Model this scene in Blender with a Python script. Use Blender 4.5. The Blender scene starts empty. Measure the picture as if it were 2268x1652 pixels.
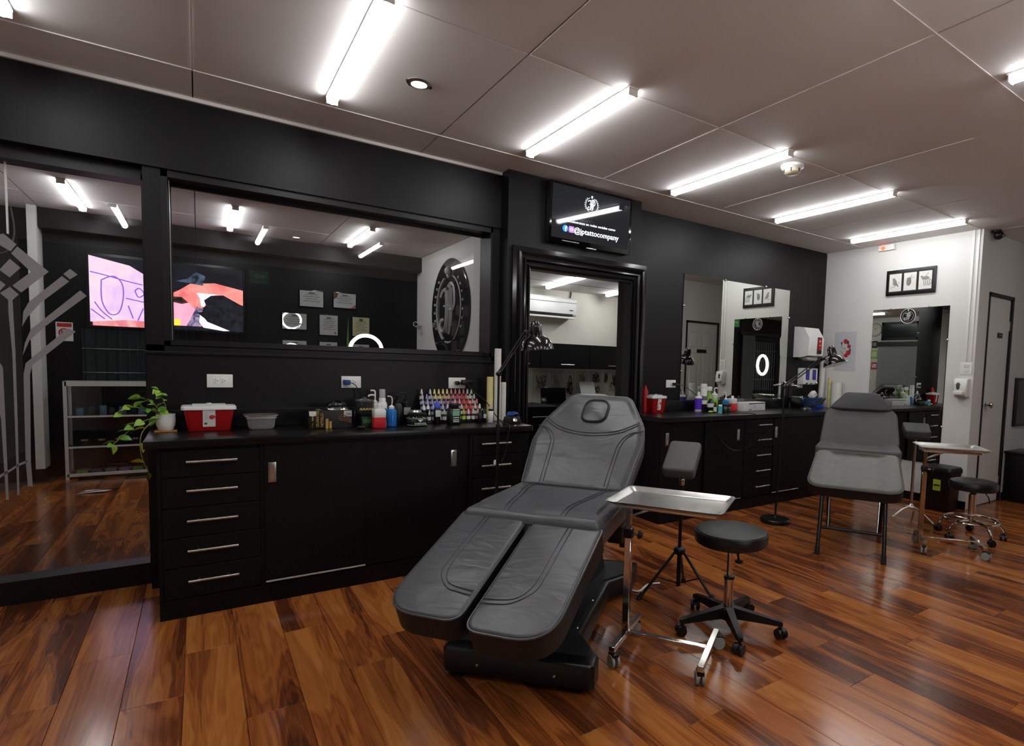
import bpy, bmesh, math, random
from mathutils import Vector, Matrix
random.seed(7)
SC = bpy.context.scene
COL = SC.collection
PI = math.pi

# ---------------------------------------------------------------- camera
FPX, PPX, PPY, W, H = 1252.7, 1331.9, 894.8, 2268.0, 1652.0
cd = bpy.data.cameras.new('camera'); cam = bpy.data.objects.new('camera', cd); COL.objects.link(cam)
cd.sensor_fit = 'HORIZONTAL'; cd.sensor_width = 36.0; cd.lens = 36.0 * FPX / W
cd.shift_x = (W / 2 - PPX) / W; cd.shift_y = (PPY - H / 2) / W
cd.clip_start = 0.02
rt = Vector((0.81454008, -0.57941285, 0.02837622)); dn = Vector((-0.01579174, -0.07104429, -0.99734815)); fw = Vector((0.5798923, 0.81193193, -0.06701836))
m = Matrix.Identity(4)
for i in range(3):
    m[i][0] = rt[i]; m[i][1] = -dn[i]; m[i][2] = -fw[i]
m[0][3], m[1][3], m[2][3] = 0, 0, 1.35
cam.matrix_world = m
SC.camera = cam

# ---------------------------------------------------------------- world, exposure
wd = bpy.data.worlds.new('night'); SC.world = wd; wd.use_nodes = True
wd.node_tree.nodes['Background'].inputs[0].default_value = (0.5, 0.6, 0.8, 1)
wd.node_tree.nodes['Background'].inputs[1].default_value = 0.004
SC.view_settings.view_transform = 'Standard'; SC.view_settings.look = 'None'
SC.view_settings.gamma = 1.0; SC.view_settings.use_curve_mapping = False
SC.view_settings.exposure = 0.90
TUBE_E = 15.0          # radiance of the tube lights

# ---------------------------------------------------------------- materials
def lin(h):
    h = h.lstrip('#'); c = [int(h[i:i + 2], 16) / 255 for i in (0, 2, 4)]
    return tuple((x / 12.92 if x <= .04045 else ((x + .055) / 1.055) ** 2.4) for x in c) + (1,)
MATS = {}
def mat(name, col='#808080', rough=.5, metal=0., bump=0., bscale=200., var=0., vscale=8., coat=0., emit=None, es=0., alpha=1., trans=0., ior=1.45, spec=.5, wrinkle=0.):
    if name in MATS: return MATS[name]
    M = bpy.data.materials.new(name); M.use_nodes = True; nt = M.node_tree; b = nt.nodes['Principled BSDF']
    c = lin(col) if isinstance(col, str) else col
    b.inputs['Base Color'].default_value = c; b.inputs['Roughness'].default_value = rough; b.inputs['Metallic'].default_value = metal
    b.inputs['Coat Weight'].default_value = coat; b.inputs['Coat Roughness'].default_value = .08
    b.inputs['Transmission Weight'].default_value = trans; b.inputs['IOR'].default_value = ior
    b.inputs['Alpha'].default_value = alpha; b.inputs['Specular IOR Level'].default_value = spec
    tc = nt.nodes.new('ShaderNodeTexCoord')
    nz = nt.nodes.new('ShaderNodeTexNoise'); nz.inputs['Scale'].default_value = vscale; nz.inputs['Detail'].default_value = 5
    nt.links.new(tc.outputs['Object'], nz.inputs['Vector'])
    if var:
        hs = nt.nodes.new('ShaderNodeMixRGB'); hs.blend_type = 'MULTIPLY'; hs.inputs[0].default_value = 1.0
        hs.inputs[1].default_value = c
        mr = nt.nodes.new('ShaderNodeMapRange'); mr.inputs[1].default_value = .25; mr.inputs[2].default_value = .75
        mr.inputs[3].default_value = 1 - var; mr.inputs[4].default_value = 1 + var
        nt.links.new(nz.outputs['Fac'], mr.inputs[0]); nt.links.new(mr.outputs[0], hs.inputs[2]); nt.links.new(hs.outputs[0], b.inputs['Base Color'])
    if bump:
        n2 = nt.nodes.new('ShaderNodeTexNoise'); n2.inputs['Scale'].default_value = bscale; n2.inputs['Detail'].default_value = 3
        nt.links.new(tc.outputs['Object'], n2.inputs['Vector'])
        bp = nt.nodes.new('ShaderNodeBump'); bp.inputs['Strength'].default_value = bump; bp.inputs['Distance'].default_value = .01
        nt.links.new(n2.outputs['Fac'], bp.inputs['Height']); nt.links.new(bp.outputs[0], b.inputs['Normal'])
    if wrinkle:
        mpn = nt.nodes.new('ShaderNodeMapping'); mpn.inputs['Scale'].default_value = (3.0, 9.0, 3.0); nt.links.new(tc.outputs['Object'], mpn.inputs['Vector'])
        n3 = nt.nodes.new('ShaderNodeTexNoise'); n3.inputs['Scale'].default_value = 1.6; n3.inputs['Detail'].default_value = 2; n3.inputs['Distortion'].default_value = .6
        nt.links.new(mpn.outputs[0], n3.inputs['Vector'])
        b3 = nt.nodes.new('ShaderNodeBump'); b3.inputs['Strength'].default_value = wrinkle; b3.inputs['Distance'].default_value = .03
        nt.links.new(n3.outputs['Fac'], b3.inputs['Height']); nt.links.new(b3.outputs[0], b.inputs['Normal'])
        if bump: nt.links.new(bp.outputs[0], b3.inputs['Normal'])
    if emit:
        b.inputs['Emission Color'].default_value = lin(emit) if isinstance(emit, str) else emit; b.inputs['Emission Strength'].default_value = es
    MATS[name] = M
    return M

def pane_mat(name, tint=(1, 1, 1, 1), rough=0.0, ior=1.72, opacity=0.0):
    """clear sheet glass: a reflecting skin over a straight-through body"""
    if name in MATS: return MATS[name]
    M = bpy.data.materials.new(name); M.use_nodes = True; nt = M.node_tree; nt.nodes.clear()
    o = nt.nodes.new('ShaderNodeOutputMaterial'); mx = nt.nodes.new('ShaderNodeMixShader'); fr = nt.nodes.new('ShaderNodeFresnel'); fr.inputs[0].default_value = ior
    t = nt.nodes.new('ShaderNodeBsdfTransparent'); t.inputs[0].default_value = tint
    g = nt.nodes.new('ShaderNodeBsdfGlossy'); g.inputs['Roughness'].default_value = rough
    ge = nt.nodes.new('ShaderNodeNewGeometry'); inv = nt.nodes.new('ShaderNodeMath'); inv.operation = 'SUBTRACT'; inv.inputs[0].default_value = 1.0; nt.links.new(ge.outputs['Backfacing'], inv.inputs[1])
    mu = nt.nodes.new('ShaderNodeMath'); mu.operation = 'MULTIPLY'; nt.links.new(fr.outputs[0], mu.inputs[0]); nt.links.new(inv.outputs[0], mu.inputs[1])
    nt.links.new(mu.outputs[0], mx.inputs[0]); nt.links.new(t.outputs[0], mx.inputs[1]); nt.links.new(g.outputs[0], mx.inputs[2])
    last = mx
    if opacity:
        d = nt.nodes.new('ShaderNodeBsdfDiffuse'); d.inputs[0].default_value = tint
        m2 = nt.nodes.new('ShaderNodeMixShader'); m2.inputs[0].default_value = opacity
        nt.links.new(mx.outputs[0], m2.inputs[1]); nt.links.new(d.outputs[0], m2.inputs[2]); last = m2
    nt.links.new(last.outputs[0], o.inputs['Surface'])
    MATS[name] = M
    return M

def wood_floor():
    M = bpy.data.materials.new('laminate_planks'); M.use_nodes = True; nt = M.node_tree; N = nt.nodes.new; L = nt.links.new
    b = nt.nodes['Principled BSDF']
    tc = N('ShaderNodeTexCoord'); oi = N('ShaderNodeObjectInfo')
    off = N('ShaderNodeVectorMath'); off.operation = 'SCALE'; off.inputs[0].default_value = (37.0, 53.0, 19.0); L(oi.outputs['Random'], off.inputs['Scale'])
    add = N('ShaderNodeVectorMath'); add.operation = 'ADD'; L(tc.outputs['Object'], add.inputs[0]); L(off.outputs[0], add.inputs[1])
    mp = N('ShaderNodeMapping'); mp.inputs['Scale'].default_value = (5.0, .55, 1.0); L(add.outputs[0], mp.inputs['Vector'])
    n1 = N('ShaderNodeTexNoise'); n1.inputs['Scale'].default_value = 1.5; n1.inputs['Detail'].default_value = 3; n1.inputs['Distortion'].default_value = .8; L(mp.outputs[0], n1.inputs['Vector'])
    # growth rings: sine of the stretched noise
    ml = N('ShaderNodeMath'); ml.operation = 'MULTIPLY'; ml.inputs[1].default_value = 62; L(n1.outputs['Fac'], ml.inputs[0])
    sn = N('ShaderNodeMath'); sn.operation = 'SINE'; L(ml.outputs[0], sn.inputs[0])
    mp2 = N('ShaderNodeMapping'); mp2.inputs['Scale'].default_value = (75.0, .55, 1.0); L(add.outputs[0], mp2.inputs['Vector'])
    n2 = N('ShaderNodeTexNoise'); n2.inputs['Scale'].default_value = 2.2; n2.inputs['Detail'].default_value = 6; L(mp2.outputs[0], n2.inputs['Vector'])
    r1 = N('ShaderNodeMapRange'); r1.inputs[1].default_value = -1; r1.inputs[2].default_value = 1; r1.inputs[3].default_value = -.05; r1.inputs[4].default_value = .05; L(sn.outputs[0], r1.inputs[0])
    a1 = N('ShaderNodeMath'); a1.operation = 'ADD'; L(n1.outputs['Fac'], a1.inputs[0]); L(r1.outputs[0], a1.inputs[1])
    r2 = N('ShaderNodeMapRange'); r2.inputs[1].default_value = .3; r2.inputs[2].default_value = .7; r2.inputs[3].default_value = -.05; r2.inputs[4].default_value = .05; L(n2.outputs['Fac'], r2.inputs[0])
    a2 = N('ShaderNodeMath'); a2.operation = 'ADD'; L(a1.outputs[0], a2.inputs[0]); L(r2.outputs[0], a2.inputs[1])
    r3 = N('ShaderNodeMapRange'); r3.inputs[3].default_value = -.06; r3.inputs[4].default_value = .08; L(oi.outputs['Random'], r3.inputs[0])
    a3 = N('ShaderNodeMath'); a3.operation = 'ADD'; L(a2.outputs[0], a3.inputs[0]); L(r3.outputs[0], a3.inputs[1])
    cr = N('ShaderNodeValToRGB'); e = cr.color_ramp.elements
    e[0].position = .30; e[0].color = lin('#4e2612'); e[1].position = .74; e[1].color = lin('#b07035')
    for p, c in ((.41, '#6b381a'), (.50, '#8a4c24'), (.60, '#9e5d2a')):
        x = e.new(p); x.color = lin(c)
    L(a3.outputs[0], cr.inputs[0]); L(cr.outputs[0], b.inputs['Base Color'])
    b.inputs['Roughness'].default_value = .24; b.inputs['Specular IOR Level'].default_value = .5
    rr = N('ShaderNodeMapRange'); rr.inputs[3].default_value = .12; rr.inputs[4].default_value = .22; L(n2.outputs['Fac'], rr.inputs[0]); L(rr.outputs[0], b.inputs['Roughness'])
    bp = N('ShaderNodeBump'); bp.inputs['Strength'].default_value = .02; bp.inputs['Distance'].default_value = .001; L(n2.outputs['Fac'], bp.inputs['Height']); L(bp.outputs[0], b.inputs['Normal'])
    MATS['laminate'] = M
    return M

# palette
blackwall = mat('black_satin_paint', '#090909', .42, bump=.04, bscale=120, var=.12, vscale=3, spec=.4)
frameblk = mat('black_frame_paint', '#0a0a0a', .38, bump=.02)
glossblk = mat('black_gloss_moulding', '#0d0d0d', .16, coat=.3)
whitewall = mat('white_wall_paint', '#dad9d5', .6, bump=.03, bscale=90, var=.04, vscale=2)
offwall = mat('office_white_paint', '#dedccf', .6, bump=.03, var=.03)
ceilmat = mat('ceiling_board_paint', '#d9d4d1', .75, bump=.02, bscale=150, var=.05, vscale=1.2)
darkgap = mat('dark_joint', '#2a2826', .9)
melamine = mat('black_melamine', '#050505', .5, bump=.05, bscale=60, var=.2, vscale=20, spec=.3)
worktopm = mat('black_worktop', '#0f0e0e', .28, bump=.05, bscale=90, var=.25, vscale=30)
alu = mat('brushed_aluminium', '#d8d8d4', .28, 1., var=.1)
chrome = mat('chrome', '#d6d4cf', .12, 1., var=.05)
steel = mat('stainless_steel', '#e2e1dc', .24, .92, bump=.03, bscale=40, var=.08, vscale=30)
blkplastic = mat('black_plastic', '#0b0b0b', .35, bump=.05, bscale=300)
blkmetal = mat('black_powder_coat', '#0c0c0c', .30, bump=.05, bscale=400)
rubber = mat('black_rubber', '#141414', .7, bump=.1)
greywheel = mat('grey_tyre', '#8d8d86', .6)
whiteplastic = mat('white_plastic', '#e6e6e2', .35, var=.03)
paper = mat('white_paper', '#d9d8d2', .8, var=.04, vscale=30)
inkgrey = mat('grey_ink', '#4b4b4b', .8)
inkmid = mat('pale_grey_ink', '#8c8b88', .8)
inkred = mat('red_ink', '#b3202a', .7, var=.2)
leather = mat('grey_leather', '#4d4e51', .30, bump=.08, bscale=520, var=.07, vscale=14, spec=.6, wrinkle=.22)
leatherdk = mat('dark_grey_leather', '#161617', .48, bump=.10, bscale=520, var=.08, vscale=14)
stitch = mat('dark_seam', '#303134', .5)
piping = mat('leather_piping', '#46474a', .3)
greyvinyl = mat('mid_grey_vinyl', '#555554', .5, bump=.09, bscale=500, var=.06, vscale=10)
wornvinyl = mat('worn_grey_vinyl', '#66665f', .45, bump=.10, bscale=320, var=.12, vscale=22)
blackvinyl = mat('black_vinyl', '#161617', .33, bump=.10, bscale=420)
mirrorm = mat('mirror_silver', '#d2d5d0', .01, 1.)
glass = pane_mat('sheet_glass', (.93, .94, .94, 1))
frost = pane_mat('frosted_film', (.40, .38, .38, 1), .4, opacity=.6)
tube_em = mat('tube_diffuser', '#ffffff', .4, emit=(.97, .985, 1., 1), es=TUBE_E)
redplastic = mat('red_plastic', '#a30f12', .35, var=.06)
FLOORM = wood_floor()

# ---------------------------------------------------------------- mesh helpers
class MB:
    def __init__(s): s.v = []; s.f = []
    def add(s, V, Fc):
        n = len(s.v); s.v += [Vector(p) for p in V]; s.f += [tuple(i + n for i in f) for f in Fc]; return s
    def bx(s, x0, x1, y0, y1, z0, z1):
        return s.add([(x0, y0, z0), (x1, y0, z0), (x1, y1, z0), (x0, y1, z0), (x0, y0, z1), (x1, y0, z1), (x1, y1, z1), (x0, y1, z1)],
                     [(0, 3, 2, 1), (4, 5, 6, 7), (0, 1, 5, 4), (1, 2, 6, 5), (2, 3, 7, 6), (3, 0, 4, 7)])
    def rb(s, x0, x1, y0, y1, z0, z1, r=.005, seg=2):
        bm = bmesh.new(); bmesh.ops.create_cube(bm, size=1)
        for v in bm.verts: v.co = Vector(((x0 + x1) / 2 + v.co.x * (x1 - x0), (y0 + y1) / 2 + v.co.y * (y1 - y0), (z0 + z1) / 2 + v.co.z * (z1 - z0)))
        r = min(r, .49 * min(x1 - x0, y1 - y0, z1 - z0))
        bmesh.ops.bevel(bm, geom=bm.edges[:], offset=r, segments=seg, profile=.6, affect='EDGES')
        s.bm(bm); return s
    def bm(s, bm):
        bm.verts.index_update(); s.add([v.co.copy() for v in bm.verts], [tuple(v.index for v in f.verts) for f in bm.faces]); bm.free(); return s
    def rings(s, R, closed=True, cap0=True, cap1=True):
        n = len(R[0]); V = [p for r in R for p in r]; Fc = []
        for i in range(len(R) - 1):
            for j in range(n if closed else n - 1):
                k = (j + 1) % n; Fc.append((i * n + j, i * n + k, (i + 1) * n + k, (i + 1) * n + j))
        if cap0: Fc.append(tuple(range(n - 1, -1, -1)))
        if cap1: Fc.append(tuple((len(R) - 1) * n + j for j in range(n)))
        return s.add(V, Fc)
    def cyl(s, p, q, r, r2=None, n=16):
        return s.path([p, q], [r, r if r2 is None else r2], n)
    def path(s, pts, r, n=8, closed=False):
        P = [Vector(p) for p in pts]; R = r if isinstance(r, (list, tuple)) else [r] * len(P)
        rings = []; up = None; m = len(P)
        for i, p in enumerate(P):
            if closed: t = (P[(i + 1) % m] - P[i - 1])
            else: t = P[min(i + 1, m - 1)] - P[max(i - 1, 0)]
            t.normalize()
            if up is None:
                up = Vector((0, 0, 1)) if abs(t.z) < .9 else Vector((1, 0, 0))
            a = t.cross(up)
            if a.length < 1e-6: a = t.cross(Vector((1, .3, .2)))
            a.normalize(); b = a.cross(t).normalized(); up = b
            rings.append([p + (a * math.cos(2 * PI * k / n) + b * math.sin(2 * PI * k / n)) * R[i] for k in range(n)])
        if closed:
            rings.append(rings[0]); return s.rings(rings, True, False, False)
        return s.rings(rings)
    def lathe(s, prof, c=(0, 0, 0), n=24, M=None):
        c = Vector(c); M = M or Matrix.Identity(3)
        R = [[c + M @ Vector((r * math.cos(2 * PI * k / n), r * math.sin(2 * PI * k / n), z)) for k in range(n)] for r, z in prof]
        return s.rings(R, True, prof[0][0] > 1e-5, prof[-1][0] > 1e-5)
    def ball(s, c, r, n=12, sc=(1, 1, 1)):
        k = n // 2; c = Vector(c)
        R = [[c + Vector((sc[0] * r * math.sin(PI * i / k) * math.cos(2 * PI * j / n), sc[1] * r * math.sin(PI * i / k) * math.sin(2 * PI * j / n), -sc[2] * r * math.cos(PI * i / k))) for j in range(n)] for i in range(k + 1)]
        R[0] = [c + Vector((sc[0] * r * .02 * math.cos(2 * PI * j / n), sc[1] * r * .02 * math.sin(2 * PI * j / n), -sc[2] * r)) for j in range(n)]
        R[-1] = [c + Vector((sc[0] * r * .02 * math.cos(2 * PI * j / n), sc[1] * r * .02 * math.sin(2 * PI * j / n), sc[2] * r)) for j in range(n)]
        return s.rings(R)
    def prism(s, poly, z0, z1, T=None):
        T = T or (lambda x, y, z: Vector((x, y, z)))
        n = len(poly)
        return s.add([T(x, y, z0) for x, y in poly] + [T(x, y, z1) for x, y in poly],
                     [tuple(range(n - 1, -1, -1)), tuple(range(n, 2 * n))] + [(i, (i + 1) % n, n + (i + 1) % n, n + i) for i in range(n)])
    def xf(s, M):
        s.v = [M @ p for p in s.v]; return s
    def build(s, name, material, parent=None, loc=None, angle=38):
        me = bpy.data.meshes.new(name); me.from_pydata([tuple(p) for p in s.v], [], s.f); me.update()
        bmm = bmesh.new(); bmm.from_mesh(me); bmesh.ops.recalc_face_normals(bmm, faces=bmm.faces); bmm.to_mesh(me); bmm.free()
        me.materials.append(material)
        me.shade_smooth(); me.set_sharp_from_angle(angle=math.radians(angle))
        o = bpy.data.objects.new(name, me); COL.objects.link(o)
        if loc is not None: o.location = loc
        if parent is not None: o.parent = parent
        return o

def tag(o, label, cat, group=None):
    o['label'] = label; o['category'] = cat
    if group: o['group'] = group
    return o
def thing(name, label, cat, loc=(0, 0, 0), rz=0., group=None):
    o = bpy.data.objects.new(name, None); COL.objects.link(o); o.empty_display_size = .1
    o.location = loc; o.rotation_euler = (0, 0, rz)
    return tag(o, label, cat, group)
def struct(o):
    o['kind'] = 'structure'; return o
def sbox(name, material, *b):
    return struct(MB().bx(*b).build(name, material))
def part(name, material, parent, *b): return MB().bx(*b).build(name, material, parent)
def rpart(name, material, parent, *b, r=.004): return MB().rb(*b, r=r).build(name, material, parent)
def dup(o, parent=None):
    c = o.copy(); COL.objects.link(c); c.parent = parent
    for ch in list(o.children): dup(ch, c)
    return c
def text(s, size, material, parent, origin, xdir, ydir, name='lettering', align='LEFT', ext=.0006, bold=0., width=None):
    cu = bpy.data.curves.new('t', 'FONT'); cu.body = s; cu.size = size; cu.extrude = ext; cu.align_x = align; cu.offset = bold; cu.resolution_u = 3
    t = bpy.data.objects.new('t', cu); COL.objects.link(t)
    me = bpy.data.meshes.new_from_object(t.evaluated_get(bpy.context.evaluated_depsgraph_get()))
    bpy.data.objects.remove(t); bpy.data.curves.remove(cu)
    if width:
        xs = [v.co.x for v in me.vertices]; me.transform(Matrix.Scale(width / (max(xs) - min(xs)), 4, (1, 0, 0)))
    X = Vector(xdir).normalized(); Y = Vector(ydir).normalized(); Z = X.cross(Y)
    M = Matrix(((X.x, Y.x, Z.x, origin[0]), (X.y, Y.y, Z.y, origin[1]), (X.z, Y.z, Z.z, origin[2]), (0, 0, 0, 1)))
    me.transform(M); me.materials.clear(); me.materials.append(material); me.name = name
    o = bpy.data.objects.new(name, me); COL.objects.link(o); o.parent = parent
    return o
def rpoly(pts, n=6):
    """polygon with rounded corners: pts = [(x, y, r)]"""
    out = []; m = len(pts)
    for i, (x, y, r) in enumerate(pts):
        p = Vector((x, y)); a = Vector(pts[i - 1][:2]) - p; b = Vector(pts[(i + 1) % m][:2]) - p
        if r <= 0: out.append((x, y)); continue
        la, lb = a.length, b.length; a.normalize(); b.normalize()
        ang = a.angle(b); d = min(r / math.tan(ang / 2), .48 * la, .48 * lb)
        A = p + a * d; B = p + b * d
        for k in range(n + 1):
            t = k / n; q = A * (1 - t) ** 2 + p * 2 * t * (1 - t) + B * t * t; out.append((q.x, q.y))
    return out
def arc(cx, cy, r, a0, a1, n=24):
    return [(cx + r * math.cos(a0 + (a1 - a0) * i / n), cy + r * math.sin(a0 + (a1 - a0) * i / n)) for i in range(n + 1)]
def spline(pts, n=6):
    P = [Vector(p) for p in pts]; out = []
    for i in range(len(P) - 1):
        p0 = P[max(i - 1, 0)]; p1 = P[i]; p2 = P[i + 1]; p3 = P[min(i + 2, len(P) - 1)]
        for k in range(n):
            t = k / n
            out.append(.5 * ((2 * p1) + (p2 - p0) * t + (2 * p0 - 5 * p1 + 4 * p2 - p3) * t * t + (3 * p1 - p0 - 3 * p2 + p3) * t ** 3))
    out.append(P[-1]); return out

# ================================================================ THE SETTING
CZ = 2.80
# floor: slab with separate laminate planks running away from the camera wall
floor = struct(MB().bx(-2.0, 8.6, -2.7, 8.5, -.06, -.0105).build('floor', darkgap))
PW, PL = .195, 1.22
plank_me = MB().rb(-PW / 2 + .0005, PW / 2 - .0005, -PL / 2 + .0005, PL / 2 - .0005, -.0105, 0, r=.0011, seg=1).build('plank', FLOORM, floor)
first = True; rest = MB(); count = 0
for i in range(-10, 44):
    x = i * PW + .03
    off = (i * .437 + random.random() * .35) % 1.0 * PL
    for k in range(-4, 8):
        y = k * PL + off
        if y < -2.1 or y > 8.2: continue
        inview = (.75 - .62 * 0 < y + .5 and x < 7.4 and y - .6 < 4.2 and x > -1.1 and y > .42 - .0 and (x > .2 or y > 1.6) and x < 2.2 + 3.2 * max(y, 0)) or (4.1 < y < 8.2 and -1.5 < x < .15)
        if inview and count < 298:
            if first: o = plank_me; first = False
            else: o = plank_me.copy(); COL.objects.link(o)
            o.location = (x, y, 0); count += 1
        else:
            rest.bx(x - PW / 2 + .0005, x + PW / 2 - .0005, y - PL / 2 + .0005, y + PL / 2 - .0005, -.0105, 0)
ro = rest.build('distant_planks', FLOORM, floor); ro['kind'] = 'stuff'

# ceiling: boards with open joints below a dark backing
ceiling = struct(MB().bx(-2.0, 8.6, -2.7, 4.2, CZ + .012, CZ + .08).bx(-2.0, 2.72, 4.2, 8.5, CZ + .012, CZ + .08).build('ceiling', darkgap))
XJ = [-2.0, -1.29, 0, 1.29, 2.58, 3.87, 5.16, 6.45, 7.74, 8.6]
YJ = [-2.7, -1.2, .02, 1.24, 2.47, 3.68, 4.2]
YB = [4.2, 4.95, 6.17, 7.39, 8.5]
g = .003
for ys, xmax in ((YJ, 8.7), (YB, 2.7)):
    for a, b in zip(ys[:-1], ys[1:]):
        for c, d in zip(XJ[:-1], XJ[1:]):
            d2 = min(d, xmax)
            if d2 - c < .05: continue
            dz = random.uniform(-.0012, .0012)
            MB().rb(c + g, d2 - g, a + g, b - g, CZ + dz, CZ + .012 + dz, r=.002, seg=1).build('ceiling_board', ceilmat, ceiling)
# raised joint covers seen as pale ridges
for (x0, x1, y) in ((-1.9, 3.2, 3.68), (3.2, 6.3, 3.68), (1.3, 6.3, 2.47), (1.9, 4.0, 1.24)):
    MB().bx(x0, x1, y - .004, y + .004, CZ - .004, CZ + .004).build('joint_strip', ceilmat, ceiling)
for (x, y0, y1) in ((0, 2.47, 3.68), (2.58, 1.24, 3.7), (3.87, 1.6, 3.6)):
    MB().bx(x - .004, x + .004, y0, y1, CZ - .004, CZ + .004).build('joint_strip', ceilmat, ceiling)
sbox('trim_ceiling', ceilmat, -1.95, 1.915, 4.062, 4.082, CZ - .02, CZ)

# --- partition with the glass: upper band, parapet, posts
wgl = struct(MB().bx(-2.0, 1.917, 4.08, 4.32, 2.385, CZ + .01).build('wall_back_left', blackwall))
MB().bx(-.235, 1.917, 4.055, 4.32, 0, 1.345).build('parapet', blackwall, wgl)
MB().rb(-.24, 1.90, 4.045, 4.32, 1.345, 1.365, r=.004).build('sill_board', blackwall, wgl)
MB().bx(-.235, 1.917, 4.10, 4.32, 1.36, 1.40).build('sill_block', blackwall, wgl)
MB().bx(1.86, 1.917, 4.10, 4.32, 1.36, 2.4).build('post', blackwall, wgl)
MB().bx(-.235, -.155, 4.10, 4.32, 1.345, 2.39).build('post', blackwall, wgl)
# window in the partition
w1 = struct(MB().bx(-.155, 1.86, 4.10, 4.30, 2.345, 2.39).bx(-.155, 1.86, 4.10, 4.30, 1.395, 1.425).bx(-.155, -.125, 4.10, 4.30, 1.395, 2.39).bx(1.845, 1.862, 4.10, 4.30, 1.395, 2.39).build('window_1', frameblk))
MB().bx(-.125, 1.845, 4.235, 4.25, 2.325, 2.347).bx(-.125, 1.845, 4.235, 4.25, 1.425, 1.435).bx(-.125, -.112, 4.235, 4.25, 1.425, 2.345).build('glazing_bead', alu if False else frameblk, w1)
MB().bx(-.13, 1.85, 4.268, 4.276, 1.42, 2.35).build('pane', glass, w1)
MB().bx(-.121, -.118, 4.15, 4.235, 1.43, 2.34).build('edge_strip', alu, w1)
# full height glass panel on the left with frosted film
w2 = struct(MB().bx(-2.0, -.235, 4.16, 4.30, 2.315, 2.387).bx(-2.0, -.235, 4.16, 4.30, 0, .125).bx(-.245, -.225, 4.16, 4.30, .1, 2.35).build('window_2', frameblk))
MB().bx(-2.0, -.24, 4.262, 4.27, .12, 2.32).build('pane', glass, w2)
MB().bx(-.80, -.794, 4.245, 4.262, 1.95, 2.315).build('film_strip', whiteplastic, w2)
DEC = [[(-.765, 1.891), (-.648, 1.773), (-.757, 1.652), (-.789, 1.685), (-.717, 1.764), (-.789, 1.852)],
       [(-.86, 1.93), (-.814, 1.95), (-.768, 1.901), (-.791, 1.862), (-.86, 1.91)],
       [(-.795, 1.823), (-.756, 1.781), (-.798, 1.726), (-.835, 1.761)],
       [(-.87, 1.73), (-.836, 1.708), (-.814, 1.686), (-.838, 1.651), (-.87, 1.62)],
       [(-.799, 1.677), (-.767, 1.64), (-.791, 1.609), (-.79, 1.549), (-.808, 1.547), (-.807, 1.608), (-.836, 1.641)],
       [(-.563, 1.799), (-.533, 1.771), (-.565, 1.742), (-.591, 1.768)],
       [(-.597, 1.756), (-.568, 1.73), (-.685, 1.604), (-.737, 1.524), (-.759, 1.472), (-.752, 1.552), (-.73, 1.604)],
       [(-.524, 1.686), (-.498, 1.658), (-.672, 1.477), (-.733, 1.4), (-.761, 1.319), (-.751, 1.385), (-.726, 1.459)],
       [(-.58, 1.475), (-.548, 1.458), (-.66, 1.337), (-.725, 1.269), (-.736, 1.219), (-.746, .749), (-.742, .609), (-.761, .611), (-.766, .75), (-.761, 1.218), (-.751, 1.278), (-.675, 1.366)],
       [(-.808, 1.547), (-.79, 1.549), (-.788, 1.335), (-.79, .973), (-.795, .568), (-.803, .568), (-.801, .973), (-.8, 1.335)],
       [(-.87, 1.33), (-.837, 1.253), (-.836, .974), (-.836, .545), (-.846, .546), (-.852, .975), (-.87, 1.2)],
       [(-.88, .675), (-.828, .709), (-.792, .739), (-.759, .755), (-.759, .743), (-.792, .725), (-.829, .696), (-.88, .655)]]
dec = thing('frosted_window_film', 'grey frosted geometric emblem stuck on the left glass panel', 'window film', (-.7, 4.26, .5))
for p in DEC:
    MB().prism([(x + .7, z - .5) for x, z in p], 0, .0012, lambda x, y, z: Vector((x, -z, y))).build('film_shape', frost, dec)

# --- central pier with the doorway
wpc = struct(MB().bx(1.917, 2.06, 3.956, 4.33, 0, CZ + .01).bx(3.13, 3.20, 3.956, 4.05, 0, CZ + .01).bx(2.06, 3.13, 3.956, 4.05, 2.14, CZ + .01).bx(2.06, 3.20, 4.05, 4.33, 2.42, CZ + .01).build('wall_back_center', blackwall))
# stepped moulding around the opening
def moulding(name, prof, x0, x1, ztop, yface, m):
    """prof = [(d, out)]: d inward from outer edge, out = projection from the wall"""
    R = []
    for d, o in prof:
        R.append((d, o))
    b = MB(); V = []
    for d, o in R:
        V += [(x0 + d, yface - o, 0), (x0 + d, yface - o, ztop - d), (x1 - d, yface - o, ztop - d), (x1 - d, yface - o, 0)]
    Fc = []
    for i in range(len(R) - 1):
        for j in range(3): Fc.append((i * 4 + j, i * 4 + j + 1, i * 4 + 4 + j + 1, i * 4 + 4 + j))
    b.add(V, Fc)
    return b.build(name, m, angle=25)
struct(moulding('trim_1', [(0, 0), (0, .022), (.035, .026), (.040, .050), (.052, .056), (.062, .050), (.066, .036), (.084, .032), (.088, .044), (.100, .046), (.106, .036), (.112, .020), (.128, .018), (.132, .030), (.142, .028), (.148, .012), (.158, .008), (.158, -.09)], 1.952, 3.262, 2.245, 3.956, glossblk))
# right black wall
sbox('wall_back_right', blackwall, 3.19, 6.42, 4.15, 4.25, 0, CZ + .01)
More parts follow.
